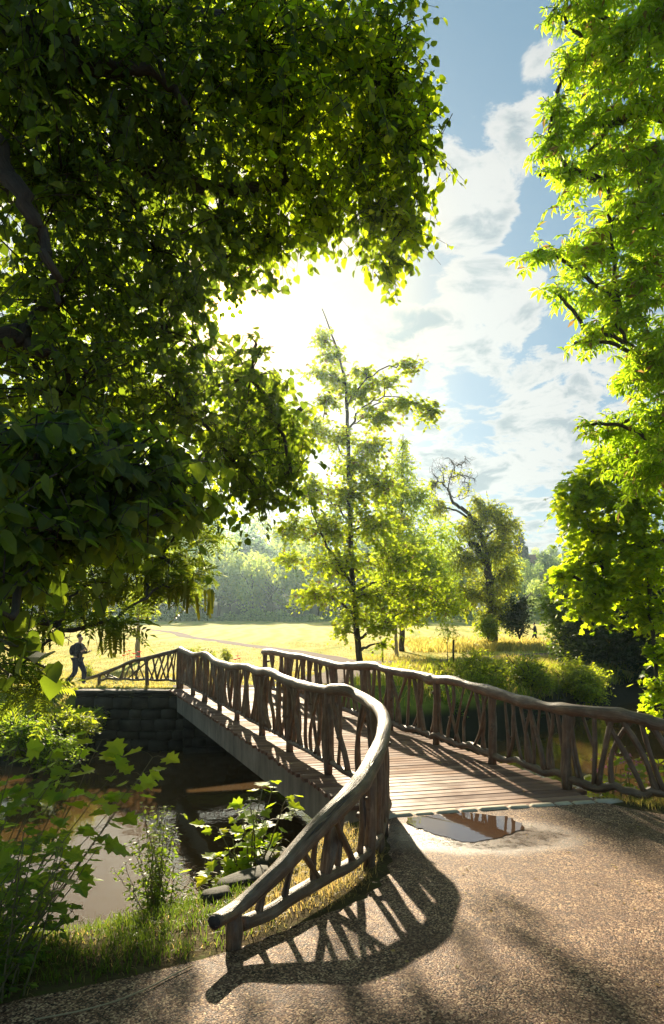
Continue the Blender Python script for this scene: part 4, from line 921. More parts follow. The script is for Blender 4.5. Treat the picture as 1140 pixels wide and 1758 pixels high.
# ---------------------------------------------------------------- the trees on the meadow
def pxtree(name, label, px, py_base, D, trunk, limbs, blobs, n, k, size, L, tpl, m, r0, bark=None, group=None, zb=None, **kw):
    b = P(px, py_base, D); b[2] = float(base_h(b[0], b[1])) - .05 if zb is None else zb
    t = Tree(name, label, 'tree', b, group)
    pts = [b] + [P(x, y, D + dd) for x, y, dd in trunk]
    t.limb(pts, r0, r0 * .12, 30, r0 * .12, 10, int(px))
    for i, (l, ra, rb) in enumerate(limbs): t.limb([P(x, y, D + dd) for x, y, dd in l], ra, rb, 16, .05, 7, int(px) + i + 1)
    t.fill(blobs, n, k, size, L, tpl, m, **kw); t.build(bark); return t
D = 31
pxtree('maple_tree', 'tall loose young maple with a slim leaning trunk rising just behind the bridge', 619, 1150, D,
       [(612, 1080, 0), (603, 960, 0), (600, 850, 0), (596, 720, 0), (592, 650, 0), (575, 590, 0), (553, 530, 0)],
       [([(603, 1000, 0), (570, 950, -.5), (545, 900, -.8), (530, 860, -1)], .07, .02), ([(606, 1020, 0), (650, 1000, .6), (700, 1005, 1)], .07, .02), ([(598, 740, 0), (625, 700, .3), (670, 680, .5), (745, 700, .6)], .05, .012),
        ([(596, 700, 0), (630, 650, -.4), (690, 625, -.6), (716, 625, -.6)], .04, .012), ([(600, 800, 0), (575, 760, .5), (555, 720, .6)], .04, .012), ([(601, 900, 0), (560, 850, .6), (520, 830, 1)], .05, .015)],
       [(556, 582, D, 24, 14, .7), (570, 612, D, 22, 16, .7), (548, 640, D, 28, 14, .8), (580, 655, D, 26, 20, .9), (625, 640, D, 28, 12, .7), (700, 628, D - .6, 30, 12, .5), (660, 655, D, 28, 12, .6), (620, 675, D, 34, 18, .9),
        (690, 692, D + .5, 45, 16, .7), (738, 705, D + .6, 22, 22, .4), (560, 690, D, 26, 16, .8), (648, 715, D, 35, 20, .9), (545, 730, D, 30, 22, 1), (585, 750, D, 30, 20, 1), (640, 765, D, 38, 22, 1.2), (610, 800, D, 45, 22, 1.4),
        (530, 840, D, 40, 30, 1.4), (655, 830, D, 45, 30, 1.5), (600, 850, D, 50, 28, 1.6), (500, 905, D, 32, 26, 1), (560, 905, D, 50, 32, 1.6), (640, 900, D, 55, 35, 1.8), (500, 960, D, 30, 16, .9), (590, 965, D, 60, 32, 1.8), (680, 960, D, 50, 35, 1.6),
        (545, 1020, D, 50, 24, 1.4), (640, 1020, D, 60, 28, 1.8), (720, 1010, D, 55, 24, 1.4), (760, 1040, D, 38, 14, .9), (610, 1060, D, 40, 20, 1.2), (660, 1075, D - 1, 35, 16, 1), (700, 1050, D, 40, 16, 1.0), (588, 1082, D - 1, 20, 14, .7), (655, 1105, D - 1, 18, 7, .4)],
       3000, 10, .14, .85, 'maple', MAPLE, .16, droop=.25, hang=.45, lr=.02, twr=.008)
D = 47
pxtree('hornbeam_tree', 'slender cone-topped tree behind the loose maple, its tip above the others', 690, 1112, D, [(690, 1000, 0), (690, 880, 0), (692, 745, 0)], [],
       [(692, 765, D, 12, 22, .6), (690, 800, D, 26, 26, 1), (692, 840, D, 40, 32, 1.6), (668, 860, D, 30, 24, 1.3), (720, 858, D, 34, 24, 1.3), (690, 895, D, 55, 35, 2), (700, 950, D, 60, 40, 2.2), (668, 1000, D, 45, 40, 2), (730, 1000, D, 45, 40, 2)], 1900, 9, .20, .8, 'simple', MAPLE_B, .2, lr=.03, twr=.01)
D = 42
pxtree('birch_tree', 'small yellow-green tree with a pale straight stem beside the maple', 681, 1135, D, [(680, 1090, 0), (680, 1000, 0), (684, 900, 0)], [],
       [(690, 940, D, 50, 34, 1.6), (675, 1000, D, 50, 32, 1.5), (735, 985, D, 50, 36, 1.6), (770, 1030, D, 36, 24, 1.3), (700, 1050, D, 48, 26, 1.2), (660, 1060, D, 24, 20, 1)], 1500, 9, .18, .7, 'simple', MAPLE_B, .13, bark=BARK_P, lr=.03, twr=.008)
D = 54
gn = Tree('old_oak_tree', 'old gnarled tree with bare twisted branches on top and a green crown', 'tree', P(846, 1092, D))
gn.limb([P(846, 1100, D), P(842, 1040, D), P(838, 980, D), P(820, 945, D), P(806, 930, D)], .42, .2, 24, .08, 12, 7)
gn.limb([P(838, 985, D), P(826, 920, D), P(800, 880, D), P(778, 862, D), P(768, 840, D)], .24, .07, 20, .08, 9, 8)
gs = np.random.default_rng(8)
for (a_, b_, c_) in [((768, 840), (775, 815), (790, 788)), ((768, 840), (752, 825), (742, 806)), ((775, 820), (795, 815), (815, 822)), ((780, 808), (778, 795), (768, 786)), ((785, 800), (798, 793), (797, 783)), ((790, 815), (805, 835), (800, 850)), ((752, 825), (744, 838), (735, 842)), ((770, 848), (790, 856), (812, 850)), ((764, 835), (760, 812), (765, 800))]:
    gn.limb([P(*a_, D), P(*b_, D + gs.uniform(-1, 1)), P(*c_, D + gs.uniform(-1.5, 1.5))], .05, .014, 12, .06, 6, int(a_[0] + c_[1]))
bt = []
for _ in range(230):
    x, y = gs.uniform(738, 818), gs.uniform(786, 850); a0 = P(x, y, D + gs.uniform(-1, 1)); P_ = np.array([p for p, r in gn.sk]); b0 = P_[np.argmin(np.linalg.norm(P_ - a0, axis=1))]
    bt.append(np.stack([b0, b0 + (a0 - b0) * .4 + gs.normal(0, .12, 3), b0 + (a0 - b0) * .7 + gs.normal(0, .12, 3), a0]))
gn.tw.append((np.array(bt), .017))
gn.fill([(838, 880, D, 40, 26, 1.8), (868, 905, D, 28, 26, 1.5), (812, 905, D, 30, 26, 1.5), (850, 940, D, 42, 30, 2), (800, 960, D, 34, 28, 1.6), (870, 985, D, 26, 34, 1.5), (838, 1010, D, 38, 32, 1.8), (800, 1020, D, 30, 26, 1.5), (860, 1050, D, 34, 28, 1.6), (832, 1068, D, 20, 22, 1.2), (818, 860, D, 14, 12, .6), (745, 830, D, 12, 10, .5), (752, 870, D, 22, 18, 1)],
        2300, 9, .24, 1.0, 'simple', BANKG, limb=True, lr=.05, twr=.014)
gn.fill([(780, 812, D, 26, 18, 1.2), (800, 838, D, 18, 14, 1)], 46, 8, .2, .6, 'simple', BANKG, limb=False, twr=.01)
gn.fill([(760, 920, D + 3, 45, 40, 2), (745, 980, D + 3, 45, 40, 2)], 600, 9, .24, 1.0, 'simple', MAPLE_B, limb=False)
gn.build()
D = 33
def sapling(label, px, pyb, D, h_px, rx, top, stake=None, m=MAPLE, size=.09, n=60):
    t = pxtree('sapling', label, px, pyb, D, [(px - 1, pyb - h_px * .5, 0), (px, pyb - h_px, 0)], [], [(px, top + h_px * .22, D, rx, h_px * .3, rx / FOC * D)], n, 8, size, .35, 'simple', m, .03, bark=BARK_P, lr=.01, twr=.005)
    return t
sapling('thin young tree tied beside a dark stake on the far bank', 769, 1150, 33, 66, 22, 1068, m=MAPLE_B, n=75)
sp = P(778, 1148, 33); gz = float(base_h(sp[0], sp[1])); m = MB(); m.tube([(sp[0], sp[1], gz - .1), (sp[0] + .02, sp[1], gz + 1.25)], [.05, .045], 8, .05); tag(m.build('tree_stake', BARK), 'short dark wooden stake standing beside the thin young tree', 'stake')
pxtree('sapling', 'young round-headed tree with a pale straight stem beyond the left end of the railing', 236, 1132, 36, [(237, 1080, 0), (238, 1040, 0), (240, 1000, 0)], [],
       [(240, 1030, 36, 38, 28, 1.1), (238, 1008, 36, 26, 18, .8), (248, 1045, 36, 30, 16, .8)], 240, 9, .13, .45, 'simple', MAPLE, .14, bark=BARK_P, lr=.02, twr=.006)
m = MB(); q = P(657, 1130, 36); gz = float(base_h(q[0], q[1])); m.tube([(q[0], q[1], gz - .1), (q[0], q[1], gz + 1.0)], [.045, .04], 8, .05); tag(m.build('tree_stake', BARK_P), 'pale wooden stake in the grass between the maple trunk and the birch stem', 'stake')

# ---------------------------------------------------------------- bushes
def bush(label, px, py_base, D, rx, h_px, n, size, m, tpl='simple', rd=None, name='bush', group=None, zb=None, L=.5, cat='bush', sub=7, hang=.1, droop=.12):
    b = P(px, py_base, D); 
    if zb is not None: b[2] = zb
    t = Tree(name, label, cat, b, group); g = np.random.default_rng(int(px * 7 + D)); rm = rx / FOC * D; hm = h_px / FOC * D; rd = rd or rm
    for i in range(9):
        a = g.uniform(0, 6.28); e = b + np.array((math.cos(a) * rm * .6, math.sin(a) * rd * .6, hm * g.uniform(.5, .9)))
        t.limb([b - (0, 0, .2), b + (e - b) * .4 + (0, 0, hm * .1), e], .02 + rm * .015, .008, 8, .02 * rm, 5, i)
    bl = []
    for i in range(sub):
        a = g.uniform(0, 6.28); q = g.uniform(0, .75); f = g.uniform(.2, .95)
        bl.append((px + math.cos(a) * q * rx, py_base - h_px * f * (1 - q * .35), D + math.sin(a) * q * rd, rx * .48, h_px * .30, rd * .45))
    t.fill(bl, n, 8, size, L, tpl, m, droop, hang, limb=False, twr=.005, shell=.4); return t.build()
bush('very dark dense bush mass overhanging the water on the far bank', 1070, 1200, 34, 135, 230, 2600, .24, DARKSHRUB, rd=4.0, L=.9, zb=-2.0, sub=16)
bush('dark leafy shrub ending the far dark bank beside the distant walker', 974, 1168, 36, 50, 190, 1200, .22, SHRUB, rd=2.2, L=.8, sub=9)
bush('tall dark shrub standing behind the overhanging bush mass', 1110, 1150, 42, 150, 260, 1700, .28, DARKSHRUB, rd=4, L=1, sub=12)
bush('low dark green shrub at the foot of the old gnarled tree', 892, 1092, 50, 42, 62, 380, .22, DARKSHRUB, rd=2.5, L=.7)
bush('rounded green shrub left of the old tree trunk by the meadow', 838, 1094, 51, 26, 40, 220, .2, SHRUB, rd=1.5, L=.6)
bush('pale yellow-green willow bush at the water edge right of the meadow', 985, 1208, 27, 58, 82, 1000, .13, BANKG, rd=1.8, L=.55, zb=-1.7, sub=9)
bush('bright green bush on the far bank behind the railing middle', 905, 1200, 25.5, 64, 84, 1000, .11, BANKG, rd=1.8, L=.45, zb=-1.2, sub=9)
bush('yellow-tipped bush on the far bank near the railing kink', 820, 1205, 24, 66, 78, 900, .10, BANKG, rd=1.6, L=.45, zb=-1.1, sub=9)
bush('dark green bramble hanging over the far bank beneath the deck end', 745, 1235, 22, 50, 60, 420, .11, SHRUB, rd=1.2, L=.4, zb=-1.7, sub=8)
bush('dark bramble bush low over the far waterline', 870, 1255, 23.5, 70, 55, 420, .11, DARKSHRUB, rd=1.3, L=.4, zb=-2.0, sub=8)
for i, (px, py, D, rx, h, lab) in enumerate([(20, 1290, 15.5, 80, 75, 'leafy green bush on the far bank at the left picture edge'), (110, 1265, 17, 60, 55, 'yellow-green bush on the far bank left of the stone wall'), (160, 1245, 18.6, 28, 26, 'small bright bush against the stone wall corner'), (60, 1320, 15, 90, 60, 'shaded bush low over the dark water on the far left')]):
    bush(lab, px, py, D, rx, h, 420, .10, BANKG if i in (1, 2) else SHRUB, rd=1.0, L=.35, zb=float(P(px, py, D)[2]), sub=7)
for px, py, D, rx, h, lab in [(68, 1150, 27, 20, 36, 'leafy meadow bush left of the walking man'), (150, 1160, 28, 14, 40, 'tall weed right of the walking man'), (352, 1128, 26, 22, 30, 'dark green weeds just above the far railing corner'), (388, 1130, 26, 16, 26, 'weeds standing beyond the handrail humps'), (30, 1165, 25, 30, 28, 'low bush at the left edge beyond the path'), (330, 1112, 38, 14, 12, 'small tuft of weeds further out in the meadow')]:
    bush(lab, px, py + 12, D, rx, h, 130, .07, BANKG, rd=.5, L=.25, sub=5, name='meadow_weed', cat='weed')
# ---------------------------------------------------------------- near saplings and weeds on the bank
def near_plant(name, label, cat, base, stems, leafs, tpl, m, size, twr=.004, per=1, hang=.25, jit=.5):
    """stems: lists of world points; leaves grow along the outer part of each stem on short stalks"""
    t = Tree(name, label, cat, base); P0 = []; D0 = []; N0 = []; S0 = []; g = np.random.default_rng(int(abs(base[0] * 100)) + 3)
    tw = []
    for i, st in enumerate(stems):
        c = t.limb(st, twr * 1.8, twr * .6, 16, .004, 5, i)
        for j in range(leafs):
            u = g.uniform(.3, 1.0) if j > 1 else 1.0; p = c[min(15, int(u * 15))]; 
            for _ in range(per):
                a = g.normal(0, 1, 3); a[2] = g.uniform(-.2, .5); a = unit(a); ln = size * g.uniform(.5, 1.1); e = p + a * ln
                tw.append(np.stack([p, p + a * ln * .4 + (0, 0, .01), p + a * ln * .8, e])); P0.append(e); d_ = a * (1, 1, .2) + g.normal(0, .25, 3); d_[2] -= hang; D0.append(d_)
                N0.append(np.array((0, -.15, 1.0)) + g.normal(0, jit * .5, 3)); S0.append(size * g.uniform(.6, 1.25))
    t.tw.append((np.array(tw), twr * .5)); t.leaf.append((tpl, np.array(P0), np.array(D0), np.array(N0), np.array(S0), m)); t.build(STEM); return t
g_ = np.random.default_rng(77)
# Norway maple sapling, bottom left
bz = P(150, 1690, 3.2); bz[2] = -.25
st = []
for (x, y, D) in [(40, 1250, 4.0), (95, 1230, 4.2), (140, 1290, 4.2), (175, 1270, 4.4), (215, 1300, 4.4), (240, 1335, 4.5), (262, 1300, 4.6), (200, 1380, 4.2), (90, 1340, 3.9), (10, 1410, 3.6), (120, 1430, 3.7), (185, 1225, 4.5),
                  (165, 1460, 3.6), (110, 1500, 3.4), (40, 1470, 3.5), (90, 1290, 4.3), (20, 1290, 4.1), (130, 1350, 4.4), (60, 1355, 4.2), (220, 1355, 4.3)]:
    root_ = np.array((-2.35 + g_.uniform(-.25, .25), 3.9 + g_.uniform(-.1, .1), -.62)); tip = P(x, y, D)
    st.append([root_, root_ * .5 + tip * .5 + (g_.uniform(-.05, .05), 0, -.05), tip])
near_plant('maple_sapling', 'broad maple sapling with pointed leaves leaning over the dark water', 'sapling', (-2.35, 3.9, -.62), st, 17, 'maple', leaf_mat('maple_sapling_leaf', (.09, .19, .02), (.45, .66, .03)), .105, .0035)
st = []
for (x, y) in [(470, 1350), (450, 1358), (490, 1375), (430, 1375), (480, 1400), (415, 1400), (460, 1410), (440, 1430), (400, 1440), (485, 1440), (425, 1460), (372, 1420), (350, 1490), (365, 1470), (400, 1480), (450, 1460)]:
    tip = P(x, y, 5.9 + g_.uniform(-.2, .3)); root_ = P(430, 1500, 5.9) + (0, 0, -.12); st.append([root_, root_ * .5 + tip * .5 + (g_.uniform(-.04, .04), 0, 0), tip])
near_plant('sycamore_sapling', 'bright yellow-green sapling growing against the beam beside the railing', 'sapling', tuple(P(430, 1500, 5.9) + (0, 0, -.12)), st, 8, 'maple', leaf_mat('sycamore_sapling_leaf', (.09, .18, .02), (.60, .80, .03)), .115, .006)
st = []
for k in range(34):
    x = 270 + g_.normal(0, 36); y = g_.uniform(1385, 1560) if abs(x - 270) < 40 else g_.uniform(1450, 1560); D = 5.0 + g_.uniform(-.25, .25)
    tip = P(x, y, D); root_ = P(265 + g_.uniform(-20, 20), 1610, 5.0) + (0, 0, -.1); st.append([root_, root_ * .5 + tip * .5 + (g_.uniform(-.05, .05), 0, .02), tip])
near_plant('bank_weed', 'feathery green weed clump standing before the glinting water', 'weed', tuple(P(265, 1620, 5.0)), st, 26, 'simple', SHRUB, .042, .003, per=2)
st = []
for k in range(30):
    x = g_.uniform(-60, 130); y = g_.uniform(1400, 1600); tip = P(x, y, 3.4 + g_.uniform(-.2, .4)); root_ = np.array((-1.75, 3.35, -.5)) + g_.uniform(-.15, .15, 3); st.append([root_, root_ * .5 + tip * .5 + (g_.uniform(-.05, .05), 0, .05), tip])
near_plant('bank_shrub', 'dark fine-leaved shrub in the lower left corner by the water', 'shrub', (-1.75, 3.35, -.5), st, 20, 'simple', SHRUB, .05, .004, per=2)
st = []
for (x, y, D) in [(60, 1108, 2.3), (78, 1128, 2.25), (84, 1150, 2.2), (20, 1160, 2.3), (30, 1110, 2.2)]:
    st.append([P(-260, 1010, 2.2), P(-80, 1070, 2.25), P(x, y, D)])
near_plant('linden_bough', 'low bough of big dark heart-shaped leaves in front of the walking man', 'bough', tuple(P(-260, 1010, 2.2)), st, 4, 'linden', LINDEN, .085, .006, hang=.5)
# right bank: butterbur-like leaves and pink balsam under the right railing
st = []
for k in range(46):
    x = g_.uniform(1005, 1230); y = g_.uniform(1290, 1385) + max(0, 1060 - x) * .7; D = 9.0 + g_.uniform(-.5, .9); tip = P(x, y, D); root_ = np.array((tip[0] + g_.uniform(-.1, .1), tip[1], -1.3)); st.append([root_, root_ * .5 + tip * .5, tip])
np_ = near_plant('balsam_plant', 'lush broad-leaved plants with pink flowers seen through the right railing', 'plant', (4.2, 9.1, -1.3), st, 6, 'linden', BANKG, .15, .008, hang=.05)
fp = np.array([P(g_.uniform(1010, 1120), g_.uniform(1290, 1370), 8.7 + g_.uniform(0, .5)) for _ in range(34)])
fp = np.repeat(fp, 4, 0) + g_.normal(0, .018, (136, 3)); leaf_mesh('blossom', 'simple', fp, g_.normal(0, 1, (136, 3)), g_.normal(0, 1, (136, 3)), np.full(136, .045), PINK, np_.root)
# poppies on the meadow edge
for i, (x, y) in enumerate([(214, 1120), (222, 1118), (219, 1124), (230, 1123), (240, 1120), (226, 1129), (212, 1126), (238, 1128), (408, 1127), (411, 1131), (404, 1133), (254, 1131)]):
    D = 27.5 + (i % 3) * .3; c = P(x, y, D); gz = float(base_h(c[0], c[1])); m = MB(); m.tube([(c[0], c[1], gz), (c[0] + .02, c[1], (gz + c[2]) / 2), tuple(c)], [.008, .006, .005], 5)
    r_ = empty('poppy', (c[0], c[1], gz), 'red poppy standing in the sunlit meadow edge beyond the far railing', 'poppy', 'red poppies at the meadow edge'); m.build('stem', STEM, r_)
    a = np.linspace(0, 6.28, 6)[:-1]; leaf_mesh('petal', 'linden', np.repeat(c[None], 5, 0), np.stack([np.cos(a), np.sin(a), a * 0 + .5], 1), np.tile((0, 0, 1.0), (5, 1)), np.full(5, .13), POPPY, r_)

# ---------------------------------------------------------------- grass
def blades(name, pos, h, w, m, lean=.35, g=g_, kind='stuff', cat='grass', label=None, parent=None):
    n = len(pos); a = g.uniform(0, 6.28, n); dx = np.stack([np.cos(a), np.sin(a), 0 * a], 1); lx = g.normal(0, lean, (n, 3)) * (1, 1, 0)
    h = h * g.uniform(.5, 1.2, n)[:, None]; up = np.array((0, 0, 1.0)); w = w * g.uniform(.6, 1.2, n)[:, None]
    V = np.stack([pos - dx * w, pos + dx * w, pos + up * h * .55 + lx * h * .35 + dx * w * .75, pos + up * h * .55 + lx * h * .35 - dx * w * .75, pos + up * h * (1 - .3 * np.linalg.norm(lx, axis=1, keepdims=True)) + lx * h], 1).reshape(-1, 3)
    b = np.arange(n) * 5; F4 = np.stack([b, b + 1, b + 2, b + 3], 1); F3 = np.stack([b + 3, b + 2, b + 4], 1)
    loops = np.concatenate([F4.ravel(), F3.ravel()]); cnt = np.concatenate([np.full(n, 4), np.full(n, 3)])
    o = raw_mesh(name, V, loops, cnt, m, parent, False); 
    if label: tag(o, label, cat, None, kind)
    return o
def scatter(n, x0, x1, y0, y1, fn, clump=0, spread=.1):
    """ground points where fn(x, y) gives a chance 0..1"""
    if clump:
        k = n // clump; cx, cy = g_.uniform(x0, x1, k), g_.uniform(y0, y1, k); x = (cx[:, None] + g_.normal(0, spread, (k, clump))).ravel(); y = (cy[:, None] + g_.normal(0, spread, (k, clump))).ravel()
    else: x, y = g_.uniform(x0, x1, n), g_.uniform(y0, y1, n)
    ok = fn(x, y) > g_.uniform(0, 1, len(x)); x, y = x[ok], y[ok]; return np.column_stack([x, y, ground_h(x, y) - .01])
def off_path(x, y, soft=.15): return np.clip(-path_mask(x, y) / soft, 0, 1)
nearw = lambda x, y: off_path(x, y) * (sdist(x, y, RIVER) < .9)
p = scatter(42000, -5.5, .3, 2.3, 6.4, lambda x, y: nearw(x, y) * np.clip((-.25 - x) / .7, .0, 1), 26, .07)
blades('grass', p, .10, .0035, GRASS, .45, label='short green grass on the bank left of the gravel path')
p = scatter(26000, -5.5, .45, 2.3, 6.9, lambda x, y: nearw(x, y) * .8, 14, .08)
blades('dry_grass', p, .055, .003, DRY, .9, label='flattened dry straw grass around the low railing end')
p = scatter(9000, -.6, .45, 3.6, 6.6, lambda x, y: nearw(x, y) * .6, 24, .05)
blades('grass', p, .09, .003, DRY, .5, label='yellowed grass tufts under the curling railing end')
p = scatter(16000, 2.9, 8, 6.3, 8.2, lambda x, y: nearw(x, y), 18, .08)
blades('grass', p, .11, .004, MEADOW, .5, label='yellow grass strip under the right railing')
farb = lambda x, y: off_path(x, y, .3) * (sdist(x, y, RIVER) < .8) * (y > 12)
p = scatter(34000, -13, 0, 18.2, 30, lambda x, y: farb(x, y), 20, .2)
blades('meadow_grass', p, .10, .010, MEADOW, .5, label='sunlit rough grass beside the far path')
p = scatter(17000, 0.5, 22, 19.5, 40, lambda x, y: farb(x, y) * np.clip((x - .3) / 1.5, 0, 1), 16, .25)
blades('tall_grass', p, .40, .014, MEADOW, .4, label='tall yellow grass on the far bank right of the bridge')
p = scatter(5500, 0.5, 18, 19.5, 36, lambda x, y: farb(x, y), 30, .25)
blades('tall_grass', p, .50, .018, BANKG, .6, label='green reed tufts on the far bank right of the bridge')
p = scatter(60000, -26, 30, 26, 60, lambda x, y: off_path(x, y, .5) * (sdist(x, y, RIVER) < -.2) * .9, 10, .3)
blades('field_grass', p, .09, .018, DRY, .8, label='mown straw-coloured hay grass on the meadow')
p = scatter(9000, 6, 24, 46, 62, lambda x, y: off_path(x, y, .5), 20, .5)
blades('tall_grass', p, .6, .04, MEADOW, .4, label='tall grass strip at the foot of the old gnarled tree')
# fallen leaves and straws on path and deck
def litter(n, fn, m, size, label, tpl='simple'):
    q = np.array([fn() for _ in range(n)]); o = leaf_mesh('fallen_leaves', tpl, q, np.column_stack([g_.normal(0, 1, (n, 2)), np.zeros(n)]), np.column_stack([g_.normal(0, .25, (n, 2)), np.ones(n)]), size * g_.uniform(.5, 1.2, n), m, None); tag(o, label, 'leaves', None, 'stuff')
def lp():
    x, y = g_.uniform(-1, 4.5), g_.uniform(2.6, 7); 
    if path_mask(np.array([x]), np.array([y]))[0] < .05: x, y = 2.2, 5.6 + g_.uniform(-1, 1)
    return (x, y, float(base_h(x, y)) + .012)
litter(150, lp, DRY, .032, 'small dry fallen leaves scattered on the gravel path')
def ld():
    q = L0 + bu * g_.uniform(.3, 2.3) + bd * g_.uniform(.3, 6); return (q[0], q[1], DZ + .012)
litter(20, ld, DRY, .04, 'few small fallen leaves lying on the deck boards')
# long straw lying on the path edge at the lower left
m = MB(); s_ = [GP(*q) for q in [(60, 1756), (150, 1738), (230, 1712), (330, 1662)]]; m.tube(bez([(*q[:2], q[2] + .015) for q in s_], 16), .004, 5); tag(m.build('straw', mat('straw', lambda t: t.n('ShaderNodeBsdfPrincipled', Base__Color=(.35, .27, .15, 1), Roughness=.6))), 'long pale straw lying along the lower left path edge', 'straw')

# ---------------------------------------------------------------- far wood, hill, house
def far_tree(name, kind, g, fm=None):
    """prototype at the origin, 1 unit tall"""
    root = empty(name, (0, 0, 0), 'tree of the far wood', 'tree'); lim = MB(); bl = []
    lim.tube(bez([(0, 0, -.05), (.01, 0, .3), (-.01, .01, .85)], 8), np.linspace(.022, .006, 8), 6, .1)
    P0 = []; D0 = []; N0 = []; S0 = []
    if kind == 'conifer':
        n = 1800; z = g.uniform(.08, 1.0, n); r = (1 - z) * .20 * (1 + .25 * np.sin(z * 60)); a = g.uniform(0, 6.28, n); q = np.sqrt(g.uniform(.2, 1, n)) * r
        P0 = np.stack([np.cos(a) * q, np.sin(a) * q, z], 1); D0 = np.stack([np.cos(a), np.sin(a), a * 0 - .45], 1) + g.normal(0, .2, (n, 3)); N0 = np.tile((0, 0, 1.0), (n, 1)) + g.normal(0, .4, (n, 3)); S0 = .06 * g.uniform(.6, 1.2, n)
    else:
        nb = {'round': 15, 'tall': 14, 'willow': 17}[kind]; wd = {'round': .34, 'tall': .21, 'willow': .36}[kind]
        for i in range(nb):
            a = g.uniform(0, 6.28); zz = g.uniform(.28, .9); rr = wd * math.sqrt(max(0, 1 - ((zz - .55) / .5) ** 2)) * g.uniform(.45, 1); c = np.array((math.cos(a) * rr, math.sin(a) * rr, zz)); s = g.uniform(.09, .16)
            lim.tube(bez([(0, 0, zz * .6), c * .5 + (0, 0, zz * .28), c], 5), np.linspace(.009, .003, 5), 4)
            n = 190; v = unit(g.normal(0, 1, (n, 3))) * (g.uniform(.2, 1, (n, 1)) ** .4); v[:, 2] *= 1.0 if kind != 'willow' else 1.5
            P0.append(c + v * s); D0.append(np.cross(v, g.normal(0, 1, (n, 3))) + g.normal(0, .2, (n, 3)) + ((0, 0, -1.4) if kind == 'willow' else (0, 0, -.1))); N0.append(v + (0, 0, .3) + g.normal(0, .22, (n, 3))); S0.append(g.uniform(.03, .055, n))
        P0, D0, N0, S0 = map(np.concatenate, (P0, D0, N0, S0))
    lim.build('trunk', BARK, root); leaf_mesh('crown', 'simple', P0, D0, N0, S0, FARC if kind == 'conifer' else (fm or FAR), root); return root
def copy_tree(r, label, loc, sc, rz, group=None):
    c = r.copy(); SC.collection.objects.link(c); c.location = loc; c.scale = sc; c.rotation_euler = (0, 0, rz); c['label'] = label
    if group: c['group'] = group
    for ch in r.children: d = ch.copy(); SC.collection.objects.link(d); d.parent = c
    return c
fg = np.random.default_rng(5); protos = {k: [far_tree('woodland_tree' if k != 'conifer' else 'conifer_tree', k, fg, fm_) for fm_ in ((FAR, FAR_B, FAR_C, FAR_B) if k == 'round' else (FAR_B, FAR_C))] for k in ('round', 'tall', 'conifer')}; protos['willow'] = [far_tree('woodland_tree', 'willow', fg, FAR_B)]
used = set()
def put(kind, px, D, h, label, group=None, wide=1.0):
    un = [q for q in range(len(protos[kind])) if (kind, q) not in used]; k = un[0] if un else int(fg.integers(0, len(protos[kind]))); r = protos[kind][k]; x = (px - CXP) / FOC * D; z = float(base_h(x, D)); s = (h * wide, h * wide, h)
    if (kind, k) not in used:
        used.add((kind, k)); r.location = (x, D, z); r.scale = s; r['label'] = label
        if group: r['group'] = group
    else: copy_tree(r, label, (x, D, z), s, fg.uniform(0, 6.28), group)
GW = 'round hazy trees of the far wood'; LW = 'hazy round-crowned tree of the wood beyond the meadow'
used = set()
put('willow', 432, 150, 14.5, 'hazy willow-like tree at the front of the far wood', None, 1.15)
put('conifer', 443, 205, 17, 'hazy dark fir on the skyline left of the loose maple'); put('conifer', 450, 178, 13, 'small dark fir in the middle of the far wood')
for px, D, h in [(-60, 150, 16), (0, 155, 15), (60, 150, 17), (130, 158, 15), (190, 152, 17), (250, 158, 16), (300, 150, 15), (345, 152, 17), (375, 165, 18), (395, 155, 14), (470, 152, 13), (505, 158, 15), (545, 150, 13), (590, 156, 15), (640, 152, 13), (690, 158, 15), (745, 150, 14), (800, 152, 14), (850, 156, 12),
                 (330, 180, 17), (385, 188, 18), (415, 182, 16), (480, 178, 15), (520, 186, 17), (565, 180, 15), (620, 186, 16), (680, 184, 14), (740, 188, 14), (350, 212, 19), (400, 220, 17), (425, 215, 14), (470, 215, 17), (500, 212, 18), (540, 218, 16), (590, 210, 17), (650, 216, 15), (710, 214, 14), (280, 215, 20), (220, 200, 20), (150, 210, 20), (80, 205, 20), (10, 205, 20), (790, 190, 13), (850, 200, 12)]:
    put('tall' if fg.uniform() < .3 else 'round', px, D + fg.uniform(-3, 3), h * 1.22 * fg.uniform(.72, 1.15), LW, GW, fg.uniform(1.0, 1.35))
LR = 'small hazy tree on the distant hill by the red-roofed house'; GR = 'hazy trees on the hill by the house'
for px, D, h in [(905, 190, 12), (935, 200, 13), (965, 195, 12), (880, 230, 12), (912, 262, 9), (945, 270, 10), (985, 255, 11), (1010, 230, 12), (1040, 200, 13), (1090, 190, 14), (1140, 200, 14), (900, 160, 11), (930, 165, 9), (1200, 190, 16), (860, 245, 12), (955, 238, 6)]: put('round', px, D, h, LR, GR, 1.2)
put('conifer', 892, 215, 17, 'dark fir on the skyline right of the old gnarled tree', None, 1.3); put('conifer', 903, 228, 12, 'smaller fir beside the tall one near the house')
# undergrowth along the wood's edge
n = 9000; x = fg.uniform(-90, 60, n); y = 140 + fg.uniform(0, 6, n) + 3 * np.sin(x * .2); hh = fg.uniform(0, 1, n) * (1.5 + .8 * np.sin(x * .33) + .5 * np.sin(x * 1.1)); q = np.column_stack([x, y, base_h(x, y) + hh])
tag(leaf_mesh('undergrowth', 'simple', q, fg.normal(0, 1, (n, 3)), fg.normal(0, .5, (n, 3)) + (0, -.2, .8), fg.uniform(.5, .9, n), FAR, None), 'hazy dark undergrowth along the edge of the far wood', 'undergrowth', None, 'stuff')
